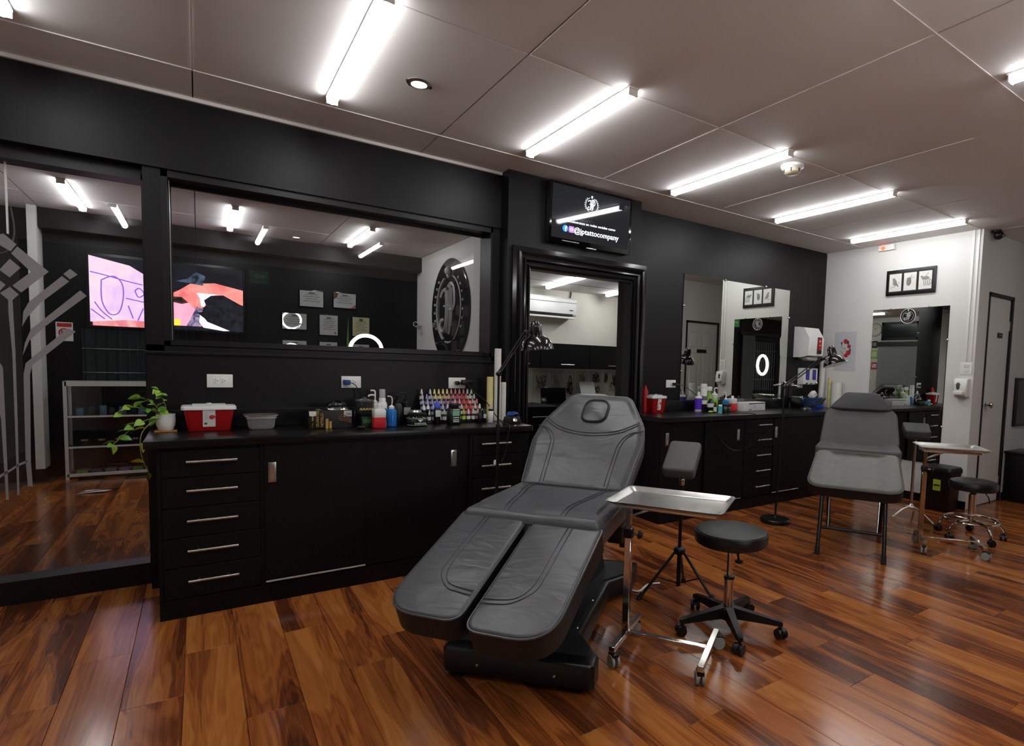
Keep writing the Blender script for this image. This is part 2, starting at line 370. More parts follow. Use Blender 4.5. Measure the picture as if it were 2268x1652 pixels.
# right end wall, its corner post, corridor with the door
sbox('wall_right', whitewall, 6.30, 6.44, 2.45, 4.16, 0, CZ + .01)
wco = struct(MB().bx(6.44, 6.545, 2.45, 2.60, 0, CZ + .01).bx(7.16, 8.6, 2.45, 2.60, 0, CZ + .01).bx(6.545, 7.16, 2.45, 2.60, 2.19, CZ + .01).build('wall_corridor_left', whitewall))
sbox('wall_corridor_end', whitewall, 8.5, 8.6, 1.4, 2.6, 0, CZ + .01)
wc2 = struct(MB().bx(6.5, 6.62, 1.28, 1.40, 0, CZ + .01).bx(7.36, 8.6, 1.28, 1.40, 0, CZ + .01).bx(6.62, 7.36, 1.28, 1.40, 2.13, CZ + .01).build('wall_corridor_right', whitewall))
sbox('wall_right_front', whitewall, 6.5, 6.62, -2.2, 1.28, 0, CZ + .01)
sbox('wall_left', whitewall, -2.05, -1.9, -2.2, 4.1, 0, CZ + .01)
wfr = struct(MB().bx(-2.0, -.95, -2.25, -2.1, 0, CZ + .01).bx(.10, 6.6, -2.25, -2.1, 0, CZ + .01).bx(-.95, .10, -2.25, -2.1, 0, .8).bx(-.95, .10, -2.25, -2.1, 2.15, CZ + .01).build('wall_front', blackwall))
sbox('baseboard_right', frameblk, 6.285, 6.30, 2.44, 3.62, 0, .085)
sbox('baseboard_corridor', frameblk, 7.2, 8.5, 2.437, 2.45, 0, .085)
# conduits on the end wall
for i, y in enumerate((2.53, 2.485)):
    struct(MB().rb(6.284, 6.30, y - .011, y + .011, 1.50, CZ, r=.002).build('trim_conduit', whiteplastic))
# doors
def panel_door(name, x0, x1, z1, yf, sgn, panels, plate_z):
    d = struct(MB().bx(x0, x1, min(yf, yf + sgn * .04), max(yf, yf + sgn * .04), .008, z1).build(name, whitewall))
    w = x1 - x0
    for (u0, u1, v0, v1) in panels:
        a, b = x0 + u0 * w, x0 + u1 * w
        y = yf
        mb = MB()
        for k, (ins, out) in enumerate(((0, .0), (.012, .010), (.03, .002), (.05, .009))): pass
        R = []
        for ins, out in ((0, 0), (.006, .008), (.016, .008), (.026, .001), (.045, .008)):
            R.append([(a + ins, y - sgn * out, v0 + ins), (b - ins, y - sgn * out, v0 + ins), (b - ins, y - sgn * out, v1 - ins), (a + ins, y - sgn * out, v1 - ins)])
        mb.rings(R, True, False, True).build('door_panel', whitewall, d)
    return d
six = [(.12, .44, 1.72, 1.98), (.56, .88, 1.72, 1.98), (.12, .44, .95, 1.62), (.56, .88, .95, 1.62), (.12, .44, .18, .85), (.56, .88, .18, .85)]
d1 = panel_door('door_1', 6.555, 7.125, 2.175, 2.462, 1, [], 1.79)
struct(MB().bx(6.53, 6.552, 2.44, 2.50, 0, 2.20).bx(7.13, 7.165, 2.44, 2.50, 0, 2.20).bx(6.53, 7.165, 2.44, 2.50, 2.178, 2.21).build('trim_2', frameblk))
MB().lathe([(.026, 0), (.026, .006), (.012, .012), (.012, .035), (.028, .042), (.031, .058), (.022, .07), (0, .072)], (6.64, 2.455, 1.06), 16, Matrix(((1, 0, 0), (0, 0, -1), (0, 1, 0)))).build('door_knob', chrome, d1)
p = part('number_plate', frameblk, d1, 6.83, 6.94, 2.450, 2.457, 1.765, 1.815); part('plate_marks', mat('plate_white', '#8d8d8d'), d1, 6.85, 6.92, 2.4485, 2.4502, 1.785, 1.795)
for z in (1.90, .22): part('hinge', alu, d1, 7.118, 7.135, 2.452, 2.466, z - .05, z + .05)
d2 = panel_door('door_2', 6.63, 7.35, 2.12, 1.388, -1, six, 1.6)
struct(MB().bx(6.60, 6.63, 1.34, 1.41, 0, 2.15).bx(7.35, 7.38, 1.34, 1.41, 0, 2.15).bx(6.60, 7.38, 1.34, 1.41, 2.12, 2.15).build('trim_3', frameblk))
part('name_plate', frameblk, d2, 6.88, 7.10, 1.388, 1.399, 1.62, 1.68)

# --- reception room behind the glass
sbox('wall_reception_back', blackwall, -2.0, 2.72, 8.30, 8.45, 0, CZ + .01)
struct(MB().prism([(1.95, 4.32), (2.05, 4.32), (2.72, 5.88), (2.72, 8.32), (2.60, 8.32), (2.60, 5.9)], 0, CZ + .01).build('wall_reception_right', whitewall))
sbox('wall_reception_left', whitewall, -1.9, -1.75, 4.3, 8.3, 0, CZ + .01)
sbox('trim_soffit', blackwall, -1.30, 2.6, 8.10, 8.30, 2.60, CZ)
sbox('wall_reception_column', whitewall, -1.375, -1.305, 8.05, 8.30, .12, CZ)
sbox('wall_reception_corner', blackwall, -1.76, -1.375, 8.12, 8.30, 0, 2.42)
sbox('baseboard_reception', frameblk, -1.38, -1.30, 8.04, 8.30, 0, .125)
# --- office behind the doorway, with a lower ceiling
OZ = 2.42
sbox('floor_office', mat('office_floor', '#4a3426', .4, var=.2), 2.74, 5.9, 4.33, 7.2, -.0104, .001)
oc = struct(MB().prism([(2.06, 4.32), (6.0, 4.32), (6.0, 7.2), (2.72, 7.2), (2.72, 5.88)], OZ, OZ + .1).build('ceiling_office', ceilmat))
for y in (5.2, 6.4): MB().bx(2.75, 5.9, y - .004, y + .004, OZ - .003, OZ + .003).build('joint_strip', darkgap, oc)
sbox('wall_office_back', offwall, 2.72, 5.40, 7.10, 7.2, 0, OZ + .02)
sbox('wall_office_column', blackwall, 5.40, 5.9, 7.02, 7.2, 0, OZ + .02)
sbox('wall_office_right', offwall, 5.9, 6.0, 4.32, 7.2, 0, OZ + .02)

# ================================================================ LIGHTS IN THE ROOM
def tube_light(x, y0, y1, z, label, group, x1=None):
    x1 = x if x1 is None else x1
    ang = math.atan2(-(x1 - x), (y1 - y0)); Ln = math.hypot(x1 - x, y1 - y0)
    t = thing('tube_light', label, 'ceiling light', (x, y0, z), ang, group)
    part('housing', whiteplastic, t, -.030, .030, 0, Ln, -.010, 0)
    prof = [(.030 * math.cos(a), -.010 - .036 * math.sin(a)) for a in [PI - PI * k / 12 for k in range(13)]]
    MB().rings([[(px, .012, pz) for px, pz in prof], [(px, Ln - .012, pz) for px, pz in prof]]).build('diffuser', tube_em, t)
    for yy in (.006, Ln - .012): MB().rb(-.029, .029, yy, yy + .006, -.044, 0, r=.002).build('end_cap', whiteplastic, t)
    return t
R1 = [(-.65, 'tube light in the top left corner of the ceiling, left of the others'), (.63, 'nearest big ceiling tube light, cut by the top edge of the picture'), (1.868, 'ceiling tube light over the wall-mounted screen by the doorway'),
      (3.19, 'ceiling tube light next to the round smoke detector'), (4.52, 'ceiling tube light second from the white end wall'), (5.81, 'ceiling tube light right in front of the white end wall')]
for x, l in R1: tube_light(x, 2.40, 3.545, CZ, l, 'tube lights of the studio ceiling')
R2 = ['far left', 'second from left', 'third from left', 'at the right edge of the picture', 'fifth from left', 'last before the corridor']
for x, l in zip((-.65, .64, 1.87, 3.20, 4.5, 5.8), R2): tube_light(x, .03, 1.185, CZ, 'ceiling tube light of the row behind the camera, ' + l, 'tube lights of the studio ceiling')
for x, l in ((-.92, 'reception tube light seen through the left glass panel'), (.32, 'reception tube light above the big television'), (1.59, 'reception tube light above the framed certificates')):
    tube_light(x, 6.64, 7.80, CZ, l, 'reception tube lights')
tube_light(3.74, 5.62, 6.80, OZ, 'office tube light in front of the air conditioner', 'office tube lights', 3.90)
tube_light(4.78, 5.70, 6.88, OZ, 'office tube light half hidden by the right side of the doorway', 'office tube lights', 4.96)
lampglow = mat('downlight_lens', '#fff4dc', .3, emit=(1, .9, .7, 1), es=16)
for x, y, l in ((.966, 3.076, 'round recessed downlight beside the nearest tube light'), (.989, .72, 'round recessed downlight behind the camera, right one'), (-.306, .70, 'round recessed downlight behind the camera, left one')):
    t = thing('downlight', l, 'ceiling light', (x, y, CZ), 0, 'recessed downlights')
    MB().lathe([(.038, .004), (.062, .0), (.062, -.005), (.040, -.010), (.036, -.002)], (0, 0, 0), 24).build('trim_ring', alu, t)
    MB().lathe([(.039, -.001), (.039, -.008), (.02, -.012), (0, -.013)], (0, 0, 0), 20).build('lens', lampglow, t)
    for s in (-1, 1): MB().bx(s * .060 - .006, s * .060 + .006, -.005, .005, -.012, 0).build('clip', blkmetal, t)
t = thing('smoke_detector', 'white round smoke detector on the ceiling', 'smoke detector', (3.44, 2.58, CZ))
MB().lathe([(.078, 0), (.078, -.018), (.066, -.024), (.06, -.03)], n=28).build('base_ring', whiteplastic, t)
MB().lathe([(.058, -.024), (.056, -.050), (.04, -.062), (0, -.064)], n=24).build('sensing_head', mat('aged_white_plastic', '#cfc6a8', .5), t)
for k in range(6):
    a = k * PI / 3; MB().bx(-.004, .004, .050, .059, -.052, -.030).xf(Matrix.Rotation(a, 4, 'Z')).build('vent_slot', blkplastic, t)
t = thing('emergency_light', 'small emergency lamp with red glow under the ceiling of the end wall', 'emergency light', (6.30, 3.40, 2.755))
rpart('body', whiteplastic, t, -.04, 0, -.09, .09, -.03, .03, r=.008)
MB().ball((-.045, -.03, 0), .022, 10).build('lamp_head', whiteplastic, t)
MB().ball((-.045, .03, -.005), .020, 10).build('lamp_head', mat('red_lamp', '#ff5030', .4, emit='#ff4020', es=2.5), t)
def dome_camera(loc, label):
    t = thing('security_camera', label, 'security camera', loc)
    MB().lathe([(.045, 0), (.045, -.02), (.03, -.03)], n=20).build('mount', blkplastic, t)
    MB().ball((0, -.02, -.05), .045, 14).build('camera_ball', blkplastic, t)
    MB().lathe([(.018, 0), (.018, .01), (.012, .012)], (0, -.063, -.062), 14, Matrix.Rotation(math.radians(110), 3, 'X')).build('lens', mat('lens_grey', '#4a4d50', .1), t)
dome_camera((6.46, 2.40, CZ), 'black dome camera under the ceiling above the corridor door')
dome_camera((5.33, 6.98, 2.30), 'black dome camera in the office corner seen through the doorway')

# ================================================================ FURNITURE
def bar_handle(parent, x0, x1, y, z):
    h = MB().cyl((x0, y - .032, z), (x1, y - .032, z), .0065, n=10)
    for x in (x0 + .045, x1 - .045): h.cyl((x, y - .032, z), (x, y, z), .004, n=8)
    return h.build('handle', alu, parent)
def drawer_unit(x0, x1, yf, yb, label, zt, bounds, hx0, hx1, first_in=False):
    t = thing('drawer_cabinet', label, 'cabinet', ((x0 + x1) / 2, yf, 0), 0, 'drawer cabinets under the worktops')
    cx = (x0 + x1) / 2
    MB().bx(x0 - cx, x1 - cx, .012, yb - yf, .10, zt).bx(x0 - cx, x1 - cx, 0, yb - yf, 0, .10).bx(x0 - cx, x0 - cx + .016, 0, .05, .1, zt).bx(x1 - cx - .012, x1 - cx, 0, .05, .1, zt).build('body', melamine, t)
    for a, b in zip(bounds[:-1], bounds[1:]):
        d = MB().rb(x0 - cx + .018, x1 - cx - .014, -.004, .014, b + .0025, a - .0025, r=.0015, seg=1).build('drawer', melamine, t)
        bar_handle(d, hx0 - cx, hx1 - cx, -.004, (a + b) / 2 + .012)
    return t
def cup_handle(parent, x, y, z):
    h = MB()
    h.rb(x - .019, x + .019, y - .004, y, z - .055, z + .055, r=.003)
    o = h.build('cup_handle', alu, parent)
    MB().prism([(px, pz) for px, pz in arc(0, .036, .0095, 0, PI, 6) + arc(0, -.036, .0095, PI, 2 * PI, 6)], 0, .0015, lambda a, b, c: Vector((x + a, y - .004 - c, z + b))).build('finger_recess', steel, o)
BND = [.868, .728, .572, .418, .263, .104]
t = drawer_unit(-.175, .277, 3.523, 4.04, 'five-drawer black cabinet at the left end of the near worktop', .882, BND, -.057, .160)
t2 = drawer_unit(1.462, 1.895, 3.523, 4.04, 'five-drawer black cabinet behind the big reclining bed', .882, BND, 1.528, 1.742)
t = thing('sliding_door_cabinet', 'black two-door sliding cabinet under the ink bottles', 'cabinet', (.87, 3.523, 0), 0, 'sliding door cabinets')
MB().bx(-.592, .591, .03, .517, .10, .882).bx(-.592, .591, 0, .517, 0, .10).bx(-.592, .591, .0, .03, .868, .882).bx(-.592, -.585, 0, .03, .1, .88).bx(.584, .591, 0, .03, .1, .88).build('body', melamine, t)
d = MB().rb(-.585, -.07, -.004, .012, .128, .868, r=.0015, seg=1).build('door', melamine, t); cup_handle(d, .321 - .87, -.004, .722)
MB().cyl((-.584, -.008, .118), (-.07, -.008, .118), .006, n=8).build('bottom_track', alu, d)
d = MB().rb(-.09, .584, .014, .028, .105, .868, r=.0015, seg=1).build('door', melamine, t); cup_handle(d, 1.352 - .87, .014, .722)
t = thing('worktop', 'long black worktop under the reception window', 'worktop', (.84, 3.49, .883))
rpart('top_board', worktopm, t, -1.064, 1.065, 0, .560, 0, .038, r=.003)
bs = tag(MB().rb(-1.04, 1.06, 0, .020, 0, .108, r=.002).build('backsplash', worktopm), 'low black backsplash board behind the near worktop items', 'backsplash'); bs.location = (.84, 4.032, .9225)
MB().bx(1.064, 1.068, .0, .05, .002, .036).build('edge_cap', alu, t)

# far counter
yf = 3.60
BN2 = [.876, .738, .585, .433, .277, .118]
drawer_unit(4.262, 4.706, yf, 4.14, 'five-drawer black cabinet next to the second floor lamp', .886, BN2, 4.425, 4.640)
t = thing('sliding_door_cabinet', 'black sliding cabinet behind the small grey armrest', 'cabinet', (3.74, yf, 0), 0, 'sliding door cabinets')
MB().bx(-.53, .52, .03, .54, .10, .886).bx(-.53, .52, 0, .54, 0, .10).bx(-.53, -.51, 0, .03, .1, .886).bx(.50, .52, 0, .03, .1, .886).build('body', melamine, t)
d = MB().rb(-.50, .03, .014, .028, .105, .874, r=.0015, seg=1).build('door', melamine, t); cup_handle(d, -.452, .014, .735)
d = MB().rb(.0, .50, -.004, .012, .13, .874, r=.0015, seg=1).build('door', melamine, t); cup_handle(d, .44, -.004, .735)
MB().cyl((.0, -.008, .12), (.50, -.008, .12), .006, n=8).build('bottom_track', alu, d)
t = thing('sliding_door_cabinet', 'black sliding cabinet under the glass basin behind the small grey chair', 'cabinet', (5.50, yf, 0), 0, 'sliding door cabinets')
MB().bx(-.794, .785, .03, .54, .10, .886).bx(-.794, .785, 0, .54, 0, .10).build('body', melamine, t)
d = MB().rb(-.785, -.345, -.004, .012, .13, .874, r=.0015, seg=1).build('door', melamine, t); cup_handle(d, 4.748 - 5.5, -.004, .735)
MB().cyl((-.785, -.008, .12), (-.345, -.008, .12), .006, n=8).build('bottom_track', alu, d)
for a, b in ((-.34, .22), (.225, .775)): MB().rb(a, b, .014, .028, .105, .874, r=.0015, seg=1).build('door', melamine, t)
t = thing('worktop', 'far black worktop with the glass basin on it', 'worktop', (3.20, 3.565, .887))
MB().prism(rpoly([(0, 0, .02), (3.09, 0, 0), (3.09, .58, 0), (0, .58, 0)], 3), 0, .038).build('top_board', worktopm, t)
bs = tag(MB().rb(.01, 2.55, 0, .018, 0, .105, r=.002).build('backsplash', worktopm), 'low black backsplash board under the big mirror', 'backsplash'); bs.location = (3.20, 4.130, .9265)

# ---------------------------------------------------------------- the big reclining bed
def ring_off(poly, d):
    n = len(poly); out = []
    ar = sum(poly[i - 1][0] * poly[i][1] - poly[i][0] * poly[i - 1][1] for i in range(n)); sg = 1 if ar > 0 else -1
    for i in range(n):
        p = Vector(poly[i]); a = (p - Vector(poly[i - 1])); b = (Vector(poly[(i + 1) % n]) - p)
        if a.length < 1e-7: a = b
        if b.length < 1e-7: b = a
        nn = (Vector((-a.y, a.x)).normalized() + Vector((-b.y, b.x)).normalized())
        if nn.length < 1e-6: nn = Vector((-a.y, a.x))
        nn.normalize(); out.append((p.x + nn.x * d * sg, p.y + nn.y * d * sg))
    return out
def dense(poly, step=.03):
    out = []
    for i, p in enumerate(poly):
        q = poly[(i + 1) % len(poly)]; L = math.hypot(q[0] - p[0], q[1] - p[1]); k = max(1, int(L / step))
        out += [(p[0] + (q[0] - p[0]) * j / k, p[1] + (q[1] - p[1]) * j / k) for j in range(k)]
    return out
def cushion(poly, th, crown, M, dish=None, edge=.014):
    """upholstered pad: flat bottom, upright side, rolled edge, slightly crowned top (grid filled)"""
    poly = dense(poly, .025)
    R = []
    e9 = edge * .9
    for d, z in [(.012, -th), (.002, -th + .012), (0, -th + .03)] + [(e9 * (1 - math.cos(q * PI / 12)), -edge * (1 - math.sin(q * PI / 12))) for q in range(7)]:
        R.append([(x, y, z) for x, y in ring_off(poly, d)])
    cx = sum(p[0] for p in poly) / len(poly); cy = sum(p[1] for p in poly) / len(poly)
    base = ring_off(poly, edge * .9)
    for s in (.965, .92, .84, .72, .58, .42, .26, .1):
        r = []
        for x, y in base:
            X, Y = cx + (x - cx) * s, cy + (y - cy) * s
            z = crown * (1 - s * s)
            if dish: z += dish(X, Y)
            r.append((X, Y, z))
        R.append(r)
    return MB().rings(R).xf(M)
def edge_pipe(poly, M, z=-.010, r=.0042, out=.002):
    return MB().path([(x, y, z) for x, y in ring_off(dense(poly, .025), -out)], r, 6, True).xf(M)
def seams(lines, M, z=.004, gap=.0, r=.0022, zf=None):
    b = MB()
    for ln in lines:
        pts = spline([(x, y, (zf(x, y) if zf else z)) for x, y in ln], 6)
        b.path(pts, r, 5)
    return b.xf(M)

u = Vector((.735, .68)).normalized()
bed = thing('reclining_bed', 'big grey leather reclining treatment bed in the middle of the room', 'treatment bed', (1.06, 2.05, 0), math.atan2(-u.x, u.y))
TW = Matrix.Translation((0, .5, 0)) @ Matrix.Rotation(math.radians(-5.4), 4, 'Z') @ Matrix.Translation((0, -.5, 0))
def frame(y, z, pitch, x=0.): return TW @ Matrix.Translation((x, y, z)) @ Matrix.Rotation(math.radians(pitch), 4, 'X')
# base plate with legs flaring at both ends
bp = [(-.315, .0), (.315, .0), (.335, .02), (.335, .10), (.22, .26), (.22, .92), (.33, 1.06), (.33, 1.28), (-.33, 1.28), (-.33, 1.06), (-.22, .92), (-.22, .26), (-.335, .10), (-.335, .02)]
def baseplate():
    R = []
    for d, z in ((.0, .028), (.0, .118), (.006, .128), (.016, .132)): R.append([(x, y, z) for x, y in ring_off(bp, d)])
    return MB().rings(R)
baseplate().build('base', blkmetal, bed)
cover = [(x * .90, .05 + y * .93) for x, y in bp]
MB().prism(ring_off(cover, .012), .131, .140).build('base_cover', mat('black_textured_cover', '#0e0e0f', .55, bump=.2, bscale=250), bed)
for x, y in ((-.26, .045), (.26, .045), (-.27, 1.22), (.27, 1.22)):
    f = MB().cyl((x, y, .010), (x, y, .03), .012, n=10).lathe([(.026, 0), (.026, .008), (.014, .014)], (x, y, 0), 14).build('levelling_foot', blkmetal, bed)
for x in (-.17, .17): MB().lathe([(.007, 0), (.006, .004), (0, .005)], (x, -.001, .07), 10, Matrix.Rotation(PI / 2, 3, 'X')).build('bolt', chrome, bed)
for y in (.30, .62): MB().lathe([(.008, 0), (.006, .004), (0, .005)], (.19, y, .140), 10).build('bolt', chrome, bed)
# lifting column and scissor arms
MB().prism([(.60, .135), (1.12, .135), (.98, .38), (.92, .50), (.62, .50), (.64, .38)], -.10, .10, lambda y, z, x: TW @ Vector((x, y, z))).build('column', blkmetal, bed)
MB().bx(.105, .135, .44, .48, .14, .52).bx(-.135, -.105, .44, .48, .14, .52).xf(TW).build('guide_bar', blkmetal, bed)
MB().prism([(.28, .44), (.50, .545), (.98, .545), (.98, .47), (.55, .45)], -.21, .21, lambda y, z, x: TW @ Vector((x, y, z))).build('seat_frame', blkmetal, bed)
MB().prism([(.10, .30), (.30, .50), (.40, .50), (.20, .28)], -.15, .15, lambda y, z, x: TW @ Vector((x, y, z))).build('leg_rest_frame', blkmetal, bed)
MB().prism([(.86, .46), (1.10, .62), (1.22, .86), (1.26, .84), (1.16, .58), (1.0, .44)], -.16, .16, lambda y, z, x: TW @ Vector((x, y, z))).build('back_frame', blkmetal, bed)
sb = MB().rb(.23, .31, .70, .86, .43, .52, r=.01).xf(TW).build('side_bracket', blkplastic, bed)
MB().cyl((.30, .80, .42), (.30, .80, .40), .006, n=8).rb(.272, .328, .785, .815, .385, .41, r=.006).xf(TW).build('clamp_screw', blkmetal, sb)
# leg rests
LEG = rpoly([(-.165, -.32, .15), (.160, -.32, .06), (.160, .32, .012), (-.165, .32, .012)], 8)
for sgn, yo, zo, pi_ in ((-1, -.058, .545, 20.5), (1, -.075, .532, 21.0)):
    poly = [(x if sgn < 0 else -x, y) for x, y in LEG]
    if sgn > 0: poly = poly[::-1]
    M = frame(yo, zo, pi_, sgn * .178)
    lp = cushion(poly, .115, .006, M).build('leg_rest', leather, bed)
    MB().rings([[(x, y, z) for x, y in ring_off(dense(poly), -.0012)] for z in (-.112, -.016)], cap0=False, cap1=False).xf(M).build('side_band', leatherdk, lp)
    edge_pipe(poly, M).build('piping', piping, lp)
    for k in (0, .022):
        s = sgn
        ln = [(s * (.015 + k), .315), (s * (.015 + k), .12), (s * (.015 + k), -.02), (s * (.005 + k), -.10 - k * .3), (-s * .035, -.155 - k), (-s * .10, -.172 - k), (-s * .155, -.176 - k)]
        seams([ln], M, z=.0048).build('seam', stitch, lp)
# seat
SEAT = rpoly([(-.335, -.285, .03), (.335, -.285, .03), (.318, .285, .03), (-.318, .285, .03)], 5)
M = frame(.49, .685, 1.5)
def sdish(x, y):
    return .020 * max(0, (abs(x) - .14) / .17) ** 1.3 - .004 - .020 * max(0, (-y - .16) / .1) ** 2
so = cushion(SEAT, .14, .020, M, sdish, edge=.040).build('seat', leather, bed)
edge_pipe(SEAT, M, z=-.040).build('piping', piping, so)
for s in (-1, 1):
    for k in (0, .022):
        seams([[(s * (.20 + k), .275), (s * (.185 + k), .12), (s * (.155 + k), -.02), (s * (.135 + k), -.16), (s * (.13 + k), -.27)]], M, zf=lambda x, y: .020 * (1 - (max(abs(x) / .33, abs(y) / .285)) ** 2) + sdish(x, y) + .0012).build('seam', stitch, so)
# backrest
BACK = rpoly([(-.30, -.335, .02), (.30, -.335, .02), (.335, -.02, .25), (.315, .12, .2), (.19, .352, .075), (-.19, .352, .075), (-.315, .12, .2), (-.335, -.02, .25)], 6)
M = frame(1.005, .925, 44.5)
def bdish(x, y): return .016 * max(0, (abs(x) - .14) / .18) ** 1.2 * (1 if y < .12 else max(0, 1 - (y - .12) / .1)) - .008
bo = cushion(BACK, .10, .012, M, bdish, edge=.020).build('backrest', leather, bed)
edge_pipe(BACK, M, z=-.014).build('piping', piping, bo)
zf = lambda x, y: .012 * (1 - (max(abs(x) / .32, abs(y) / .34)) ** 2) + bdish(x, y) + .0015
for k in (0, .020):
    seams([[(-.29, .145 - k), (-.20, .085 - k), (-.10, .055 - k), (0, .045 - k), (.10, .055 - k), (.20, .085 - k), (.29, .145 - k)]], M, zf=zf).build('seam', stitch, bo)
    for s in (-1, 1):
        seams([[(s * .325, .075), (s * (.25 + k), .055), (s * (.20 + k), -.01), (s * (.185 + k), -.12), (s * (.175 + k), -.33)]], M, zf=zf).build('seam', stitch, bo)
PL_ = rpoly([(-.075, -.085, .06), (.075, -.085, .06), (.075, .085, .06), (-.075, .085, .06)], 6)
Mp = M @ Matrix.Translation((0, .215, .006))
po = cushion(PL_, .02, .010, Mp, edge=.010).build('face_hole_plug', leather, bo)
MB().path([(x, y, -.002) for x, y in ring_off(dense(PL_), -.004)], .0045, 6, True).xf(Mp).build('plug_groove', blackvinyl, po)
tag(MB().path(spline([(1.86, 2.78, .012), (2.02, 2.70, .008), (2.10, 2.60, .007), (2.14, 2.55, .007), (2.25, 2.60, .007), (2.33, 2.58, .007)], 8), .006, 8).build('white_cable', whiteplastic), 'white power cord on the floor behind the big bed', 'cord')

# ---------------------------------------------------------------- casters, stools, trays
def caster(parent, x, y, ang, r=.027, top=.075, m=None, tyre=None, name='caster'):
    M = Matrix.Translation((x, y, 0)) @ Matrix.Rotation(ang, 4, 'Z')
    o = MB().cyl((0, 0, top), (0, 0, r * 2 + .004), .008, n=8).prism(arc(.008, r, r * 1.12, .25, PI - .15, 10), -.006, .006, lambda a, b, c: Vector((a, c, b))).xf(M).build(name, m or blkplastic, parent)
    for s in (-1, 1):
        MB().lathe([(.004, -.009), (r * .95, -.009), (r, -.006), (r, .006), (r * .95, .009), (.004, .009)], (.008, s * .0155, r), 18, Matrix.Rotation(PI / 2, 3, 'X')).xf(M).build('wheel', tyre or blkplastic, o)
    return o
def big_caster(parent, x, y, ang, top, r=.03):
    M = Matrix.Translation((x, y, 0)) @ Matrix.Rotation(ang, 4, 'Z')
    o = MB().cyl((0, 0, top), (0, 0, r * 2), .009, n=8).rb(-.012, .034, -.016, .016, r * 1.55, r * 2.15, r=.004).xf(M).build('caster', blkplastic, parent)
    for s in (-1, 1):
        MB().lathe([(r * .62, -.006), (r * .95, -.006), (r, -.003), (r, .003), (r * .95, .006), (r * .62, .006)], (.014, s * .013, r), 20, Matrix.Rotation(PI / 2, 3, 'X')).xf(M).build('tyre', greywheel, o)
        MB().lathe([(0, -.005), (r * .66, -.005), (r * .66, .005), (0, .005)], (.014, s * .013, r), 18, Matrix.Rotation(PI / 2, 3, 'X')).xf(M).build('hub', blkplastic, o)
    return o
# near stool
c0 = Vector((2.232, 1.938))
st = thing('swivel_stool', 'round black swivel stool on plastic star base beside the near steel tray', 'stool', (c0.x, c0.y, 0))
MB().lathe([(.10, .455), (.172, .457), (.183, .466), (.186, .480), (.186, .512), (.178, .527), (.15, .532), (.0, .536)], n=40).build('seat', blackvinyl, st)
MB().path([(.184 * math.cos(a), .184 * math.sin(a), .520) for a in [2 * PI * k / 40 for k in range(40)]], .003, 6, True).build('seat_seam', blackvinyl, st)
MB().rb(-.08, .08, -.08, .08, .435, .458, r=.006).build('mounting_plate', blkmetal, st)
MB().path([(.03, 0, .445), (-.06, -.10, .44), (-.12, -.16, .43)], .006, 8).rb(-.14, -.11, -.18, -.15, .422, .436, r=.005).build('lever', blkplastic, st)
MB().cyl((0, 0, .28), (0, 0, .44), .0145, n=14).build('gas_rod', chrome, st)
MB().cyl((0, 0, .27), (0, 0, .284), .028, n=18).build('collar', blkplastic, st)
MB().cyl((0, 0, .09), (0, 0, .275), .025, n=18).build('cylinder', chrome, st)
hub = MB().lathe([(.03, .055), (.045, .06), (.045, .115), (.034, .125)], n=20).build('hub', blkplastic, st)
ends = [(2.007, 2.001), (2.081, 1.725), (2.375, 1.728), (2.49, 2.02), (2.26, 2.20)]
for ex, ey in ends:
    d = Vector((ex, ey)) - c0; a = math.atan2(d.y, d.x); L = .262
    Ma = Matrix.Rotation(a, 4, 'Z')
    MB().rings([[(.03, -.027, .068), (.03, .027, .068), (.03, .020, .125), (.03, -.020, .125)], [(.14, -.021, .068), (.14, .021, .068), (.14, .016, .108), (.14, -.016, .108)], [(L, -.017, .066), (L, .017, .066), (L, .013, .090), (L, -.013, .090)], [(L + .014, -.012, .066), (L + .014, .012, .066), (L + .014, .009, .084), (L + .014, -.009, .084)]]).xf(Ma).build('base_arm', blkplastic, st)
    caster(st, L * math.cos(a), L * math.sin(a), a + random.uniform(-.8, .8))
def tray_mesh(hl, hw, z, lip=.02, flare=.028):
    P = lambda l, w, r: rpoly([(-l, -w, r), (l, -w, r), (l, w, r), (-l, w, r)], 5)
    R = [[(x, y, zz) for x, y in P(hl + d, hw + d, r)] for d, zz, r in ((.004, z - .003, .04), (.0, z - .006, .04), (-flare, z - lip, .03), (-flare - .01, z - lip - .003, .025), (-flare - .012, z - lip, .025), (-flare, z - lip + .003, .03), (-.002, z - .001, .04), (.003, z, .04))]
    return MB().rings([R[3]], True, False, False) if False else MB().rings([[(x, y, zz) for x, y, zz in r] for r in R[:4]], True, False, True).rings(R[4:], True, True, False)
